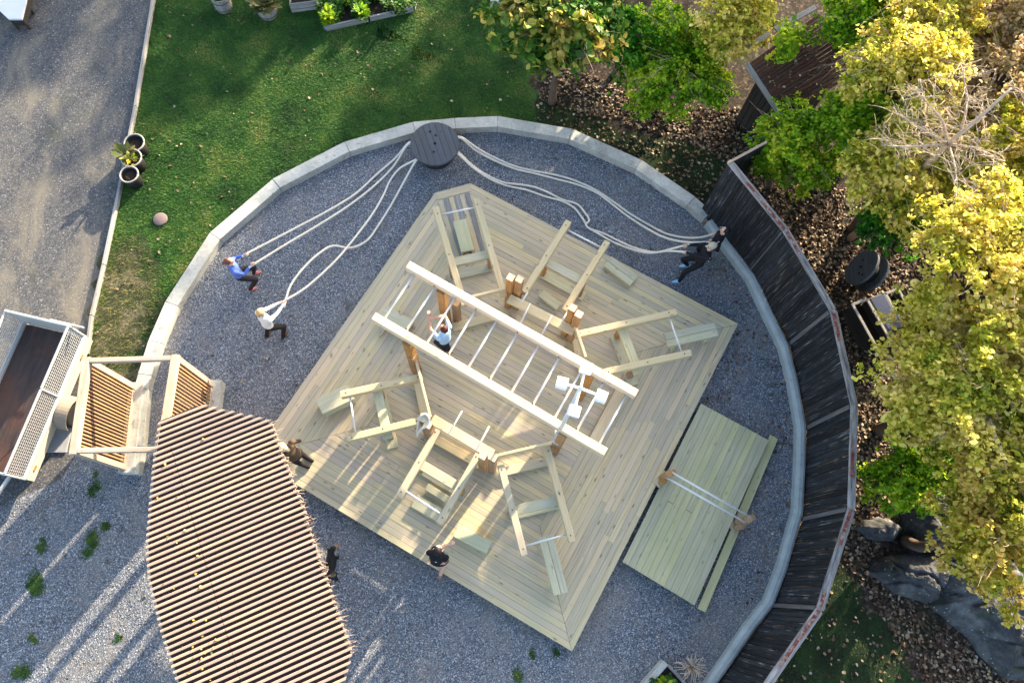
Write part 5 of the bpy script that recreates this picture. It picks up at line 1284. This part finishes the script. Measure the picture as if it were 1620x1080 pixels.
    for s_, hp in ((-1, hands[0]), (1, hands[1])):
        shd = C + br * .175 * k * s_ - sp * .055 * k
        if hp is None: hp = shd - upv * .52 * k + fwd * .08 + br * s_ * .08
        hp = Vector(hp)
        e = bf * elbow[1] + upv * elbow[2] + br * (s_ * (.5 + elbow[0])); dirv = (hp - shd); wr = hp - dirv.normalized() * .06 * k
        el, wr = ik(shd, wr, .29 * k, .26 * k, e)
        B.cap(shd, shd.lerp(el, .5), .058 * k, .050 * k, SH); B.cap(shd.lerp(el, .5), el, .048 * k, .042 * k, SH if sleeves != 'none' and sleeves != 'short' else SK)
        fa = SH if sleeves == 'long' else SK
        B.cap(el, el.lerp(wr, .4), .042 * k, .042 * k, fa); B.cap(el.lerp(wr, .4), wr, .042 * k, .030 * k, fa)
        d = (wr - el).normalized(); sd = d.cross(upv); sd = sd.normalized() if sd.length > .1 else br.copy(); pn = sd.cross(d).normalized()   # palm normal
        pn = -pn if pn.z > 0 else pn; thumb = -br * s_; thumb = (thumb - d * thumb.dot(d)); thumb = thumb.normalized() if thumb.length > .05 else sd
        sd = thumb; pn = d.cross(sd).normalized(); pn = -pn if pn.z > 0 else pn
        kb = wr + d * .085 * k
        for o, w_ in ((-.028, .018), (-.01, .019), (.009, .019), (.027, .019)): B.cap(wr + sd * o * .6 * k, kb + sd * o * k, .016 * k, .013 * k, SK, 8)
        for o, l_ in ((-.030, .058), (-.010, .072), (.011, .078), (.031, .070)):
            a0 = kb + sd * o * 1.08 * k; cu = 1.25 if grip else .45
            d1 = (d * math.cos(cu * .8) + pn * math.sin(cu * .8)); d2 = (d * math.cos(cu * 1.8) + pn * math.sin(cu * 1.8)); m_ = a0 + d1 * l_ * .55 * k; B.cap(a0, m_, .0092 * k, .0086 * k, SK, 8); B.cap(m_, m_ + d2 * l_ * .5 * k, .0086 * k, .0075 * k, SK, 8)
        a0 = wr + d * .03 * k + sd * .026 * k; m_ = a0 + (d * .6 + sd * .7 + pn * .3).normalized() * .038 * k; B.cap(a0, m_, .0125 * k, .0105 * k, SK, 8); B.cap(m_, m_ + (d * .9 + sd * (.0 if grip else .4) + pn * .6).normalized() * .034 * k, .0105 * k, .0085 * k, SK, 8)
        handpos.append(wr + d * .09)
    p = thing('person', label, cat, base, 'people at the training ground')
    body = B.solid('body', .0085, [M['skin']] + [cloth('cloth', c) for c in cols] + [M['eye']], p, Matrix.Identity(4))
    # hair as a cap of its own
    if hairstyle:
        hb = Body(); hb.ell(H + hd * .03 * k - hf * .022 * k, .088 * k, .098 * k, .105 * k, R, 0)
        if hairstyle in ('long', 'bob'):
            hb.cap(H - hf * .07 * k, H - hf * .09 * k - hd * (.16 if hairstyle == 'long' else .07) * k, .06 * k, .04 * k, 0)
        if hairstyle == 'bun': hb.cap(H - hf * .10 * k + hd * .04 * k, H - hf * .135 * k + hd * .03 * k, .042 * k, .038 * k, 0); hb.cap(H - hf * .09 * k, H - hf * .11 * k - hd * .05 * k, .04 * k, .03 * k, 0)
        if hairstyle == 'tail': hb.cap(H - hf * .10 * k + hd * .03 * k, H - hf * .15 * k + hd * .0 * k, .036 * k, .034 * k, 0); hb.cap(H - hf * .15 * k, H - hf * .13 * k - hd * .14 * k, .034 * k, .016 * k, 0)
        t = NT('hair'); g = t.noise(t.scale(t.obj(), (60, 60, 12)), 1, 3, .6); c_ = t.ramp(g, [(.3, tuple(x * .5 for x in hair)), (.7, tuple(min(1, x * 1.4) for x in hair))]); t.bump(g, .6, .01)
        hb.solid('hair', .011, [t.col(c_, .55)], p, Matrix.Identity(4), 3)
    info = dict(C=C, br=br, bf=bf, sp=sp, P=P, k=k, root=p, H=H, hf=hf, hd=hd, hr=hr, R=R)
    return info
def W(x, y, z=0): return at(x, y, z)
RE = ROPE_END
to_reel = lambda p: (RC - p).xy.normalized()
# woman in blue, sitting back against the pull
f = (W(403, 434), W(397, 459)); m_ = (f[0] + f[1]) / 2
person('woman in blue top and dark trousers squatting back against two taut ropes', f, (.93, .36), 1.66, [(.10, .17, .52), (.025, .022, .026), (.62, .22, .18)], (-.16, .70, 0.0), (.02, 0), (RE['A0'], RE['A1']), hairstyle='bun', hair=(.16, .06, .04), knee_out=.1)
# white sweater
f = (W(447, 530), W(421, 544)); 
person('person in white sweater and black trousers hauling a loose rope', (W(423, 532), W(449, 534)), (.55, .84), 1.68, [(.72, .72, .70), (.022, .020, .02), (.09, .06, .045)], (.04, .84, 0.0), (.10, .0), (RE['B0'], RE['B1']), hairstyle='bob', hair=(.62, .42, .18), knee_out=.3)
# light blue tee under the ladder
person('person in light blue tee with arms raised under the overhead ladder', (W(703, 553, DZ), W(711, 556, DZ)), (-.75, .66), 1.74, [(.36, .56, .78), (.022, .024, .036), (.05, .05, .05)], (.0, .90, 0), (.0, 0), (W(677, 498, DZ + 1.42), W(684, 499, DZ + 1.46)), sleeves='short', hairstyle='short', hair=(.07, .02, .015), grip=False, elbow=(.2, .5, -.3))
# woman by the shelter
person('blonde person in brown jacket and black trousers stepping out from the shelter', (W(486, 738, DZ), W(492, 728, DZ)), (-.90, .42), 1.72, [(.085, .055, .035), (.014, .013, .014), (.012, .012, .012)], (.12, .86, 0), (.22, 0), (None, None), hairstyle='long', hair=(.75, .60, .38), grip=False, knee_out=.1)
# man in black shorts
q = person('man in black shirt and shorts striding on the lower deck edge', (W(690, 885, DZ), W(697, 909, DZ)), (.25, .97), 1.80, [(.010, .010, .013), (.012, .012, .015), (.30, .16, .13)], (.12, .88, 0), (.20, 0), (W(712, 860, DZ + 1.05), W(683, 890, DZ + .85)), sleeves='short', shorts=True, hairstyle='short', hair=(.015, .012, .012), grip=False, look=.2)
lp = q['P'] + q['sp'] * .36 - q['bf'] * .118; mb = MB(); mb.lathe([(.022, 0), (.022, .004)], 14, 0, Matrix.Translation(lp) @ (-q['bf']).to_track_quat('Z', 'Y').to_matrix().to_4x4()); mb.build('shirt_logo', M['white_lamp'], q['root'])
# two men on the right-hand ropes
q = person('man in black tracksuit with white stripes against the palisade', (W(1108, 404), W(1120, 410)), (-.95, .30), 1.74, [(.011, .011, .014), (.011, .011, .014), (.04, .04, .045)], (-.02, .86, 0), (-.06, 0), (RE['C1'], RE['C0']), hairstyle='short', hair=(.012, .010, .010), knee_out=.1)
for s_ in (-1, 1):
    a = q['C'] + q['br'] * .20 * s_; mb = MB(); mb.box(a + q['sp'] * .0 + q['bf'] * .02, a - q['sp'] * .12 + q['bf'] * .06 + q['br'] * s_ * .03, .02, .006, up=q['br'] * s_); mb.build('sleeve_stripe', M['white_lamp'], q['root'])
q = person('man in black tracksuit and light blue shoes leaning back on a rope', (W(1074, 446), W(1086, 421)), (-.97, -.10), 1.76, [(.012, .012, .016), (.012, .012, .015), (.30, .62, .85)], (-.24, .82, .02), (-.10, 0), (RE['D1'], RE['D0']), hairstyle=None, knee_out=.2)
k = q['k']; hb = Body(); hb.ell(q['H'] + q['hd'] * .045 * k - q['hf'] * .01, .090 * k, .108 * k, .078 * k, q['R'], 0); hb.cap(q['H'] + q['hf'] * .10 + q['hd'] * .04, q['H'] + q['hf'] * .15 + q['hd'] * .03, .03, .022, 0)
hb.solid('cap', .011, [cloth('cap_cloth', (.42, .38, .30))], q['root'], Matrix.Identity(4), 3)
for s_ in (-1, 1):
    a = q['C'] + q['br'] * .20 * s_; mb = MB(); mb.box(a, a - q['sp'] * .12 + q['br'] * s_ * .03, .02, .006, up=q['br'] * s_); mb.build('sleeve_stripe', M['white_lamp'], q['root'])

# ------------------------------------------------------------------ dog
D0 = W(529, 897, 0); dog = thing('dog', 'black dog with tan muzzle standing by the shelter eave', 'dog', D0)
f_ = (W(528, 876) - W(526, 912)); f_.z = 0; f_.normalize(); r_ = Vector((f_.y, -f_.x, 0)); u_ = Vector((0, 0, 1)); c = D0
B = Body()
def ring(p, w, h): return (p, r_ * w, u_ * h)
B.loft([ring(c - f_ * .27 + u_ * .43, .055, .06), ring(c - f_ * .22 + u_ * .43, .10, .105), ring(c - f_ * .08 + u_ * .42, .095, .10), ring(c + f_ * .08 + u_ * .405, .115, .135), ring(c + f_ * .20 + u_ * .42, .105, .13), ring(c + f_ * .26 + u_ * .45, .07, .085)], 0)
nk = c + f_ * .33 + u_ * .58; B.cap(c + f_ * .21 + u_ * .47, nk, .085, .065, 0)
hdv = (f_ * .55 + r_ * .8).normalized(); hs = hdv.cross(u_); B.cap(nk, nk + hdv * .07 + u_ * .03, .072, .066, 0); B.cap(nk + hdv * .10 + u_ * .01, nk + hdv * .19 - u_ * .015, .040, .028, 1); B.cap(nk + hdv * .205 - u_ * .005, nk + hdv * .21 - u_ * .005, .014, .013, 0)
for s_ in (-1, 1): B.cap(nk + hs * s_ * .055 + u_ * .07, nk + hs * s_ * .075 + u_ * .0, .022, .012, 0)
for s_ in (-1, 1):
    e = c + f_ * .19 + r_ * s_ * .075; B.cap(e + u_ * .38, e - f_ * .03 + u_ * .26, .045, .032, 0); B.cap(e - f_ * .03 + u_ * .26, e + u_ * .10, .028, .022, 0); B.cap(e + u_ * .10, e + f_ * .005 + u_ * .03, .021, .021, 0); B.cap(e + u_ * .022, e + f_ * .045 + u_ * .02, .024, .020, 0)
    e = c - f_ * .20 + r_ * s_ * .075; kn = e + f_ * .07 + u_ * .27; hk = e - f_ * .09 + u_ * .16; B.cap(e + u_ * .40, kn, .065, .042, 0); B.cap(kn, hk, .036, .022, 0); B.cap(hk, e - f_ * .07 + u_ * .035, .020, .019, 0); B.cap(e - f_ * .07 + u_ * .022, e - f_ * .02 + u_ * .02, .023, .019, 0)
B.cap(c - f_ * .27 + u_ * .46, c - f_ * .38 + u_ * .40, .026, .02, 0); B.cap(c - f_ * .38 + u_ * .40, c - f_ * .43 + u_ * .30, .02, .012, 0)
B.solid('body', .009, [plain('black_fur', (.008, .008, .009), .6, var=.5, scale=60, bump=.5), plain('tan_fur', (.30, .15, .06), .7, var=.3, scale=60)], dog, Matrix.Identity(4), 4)
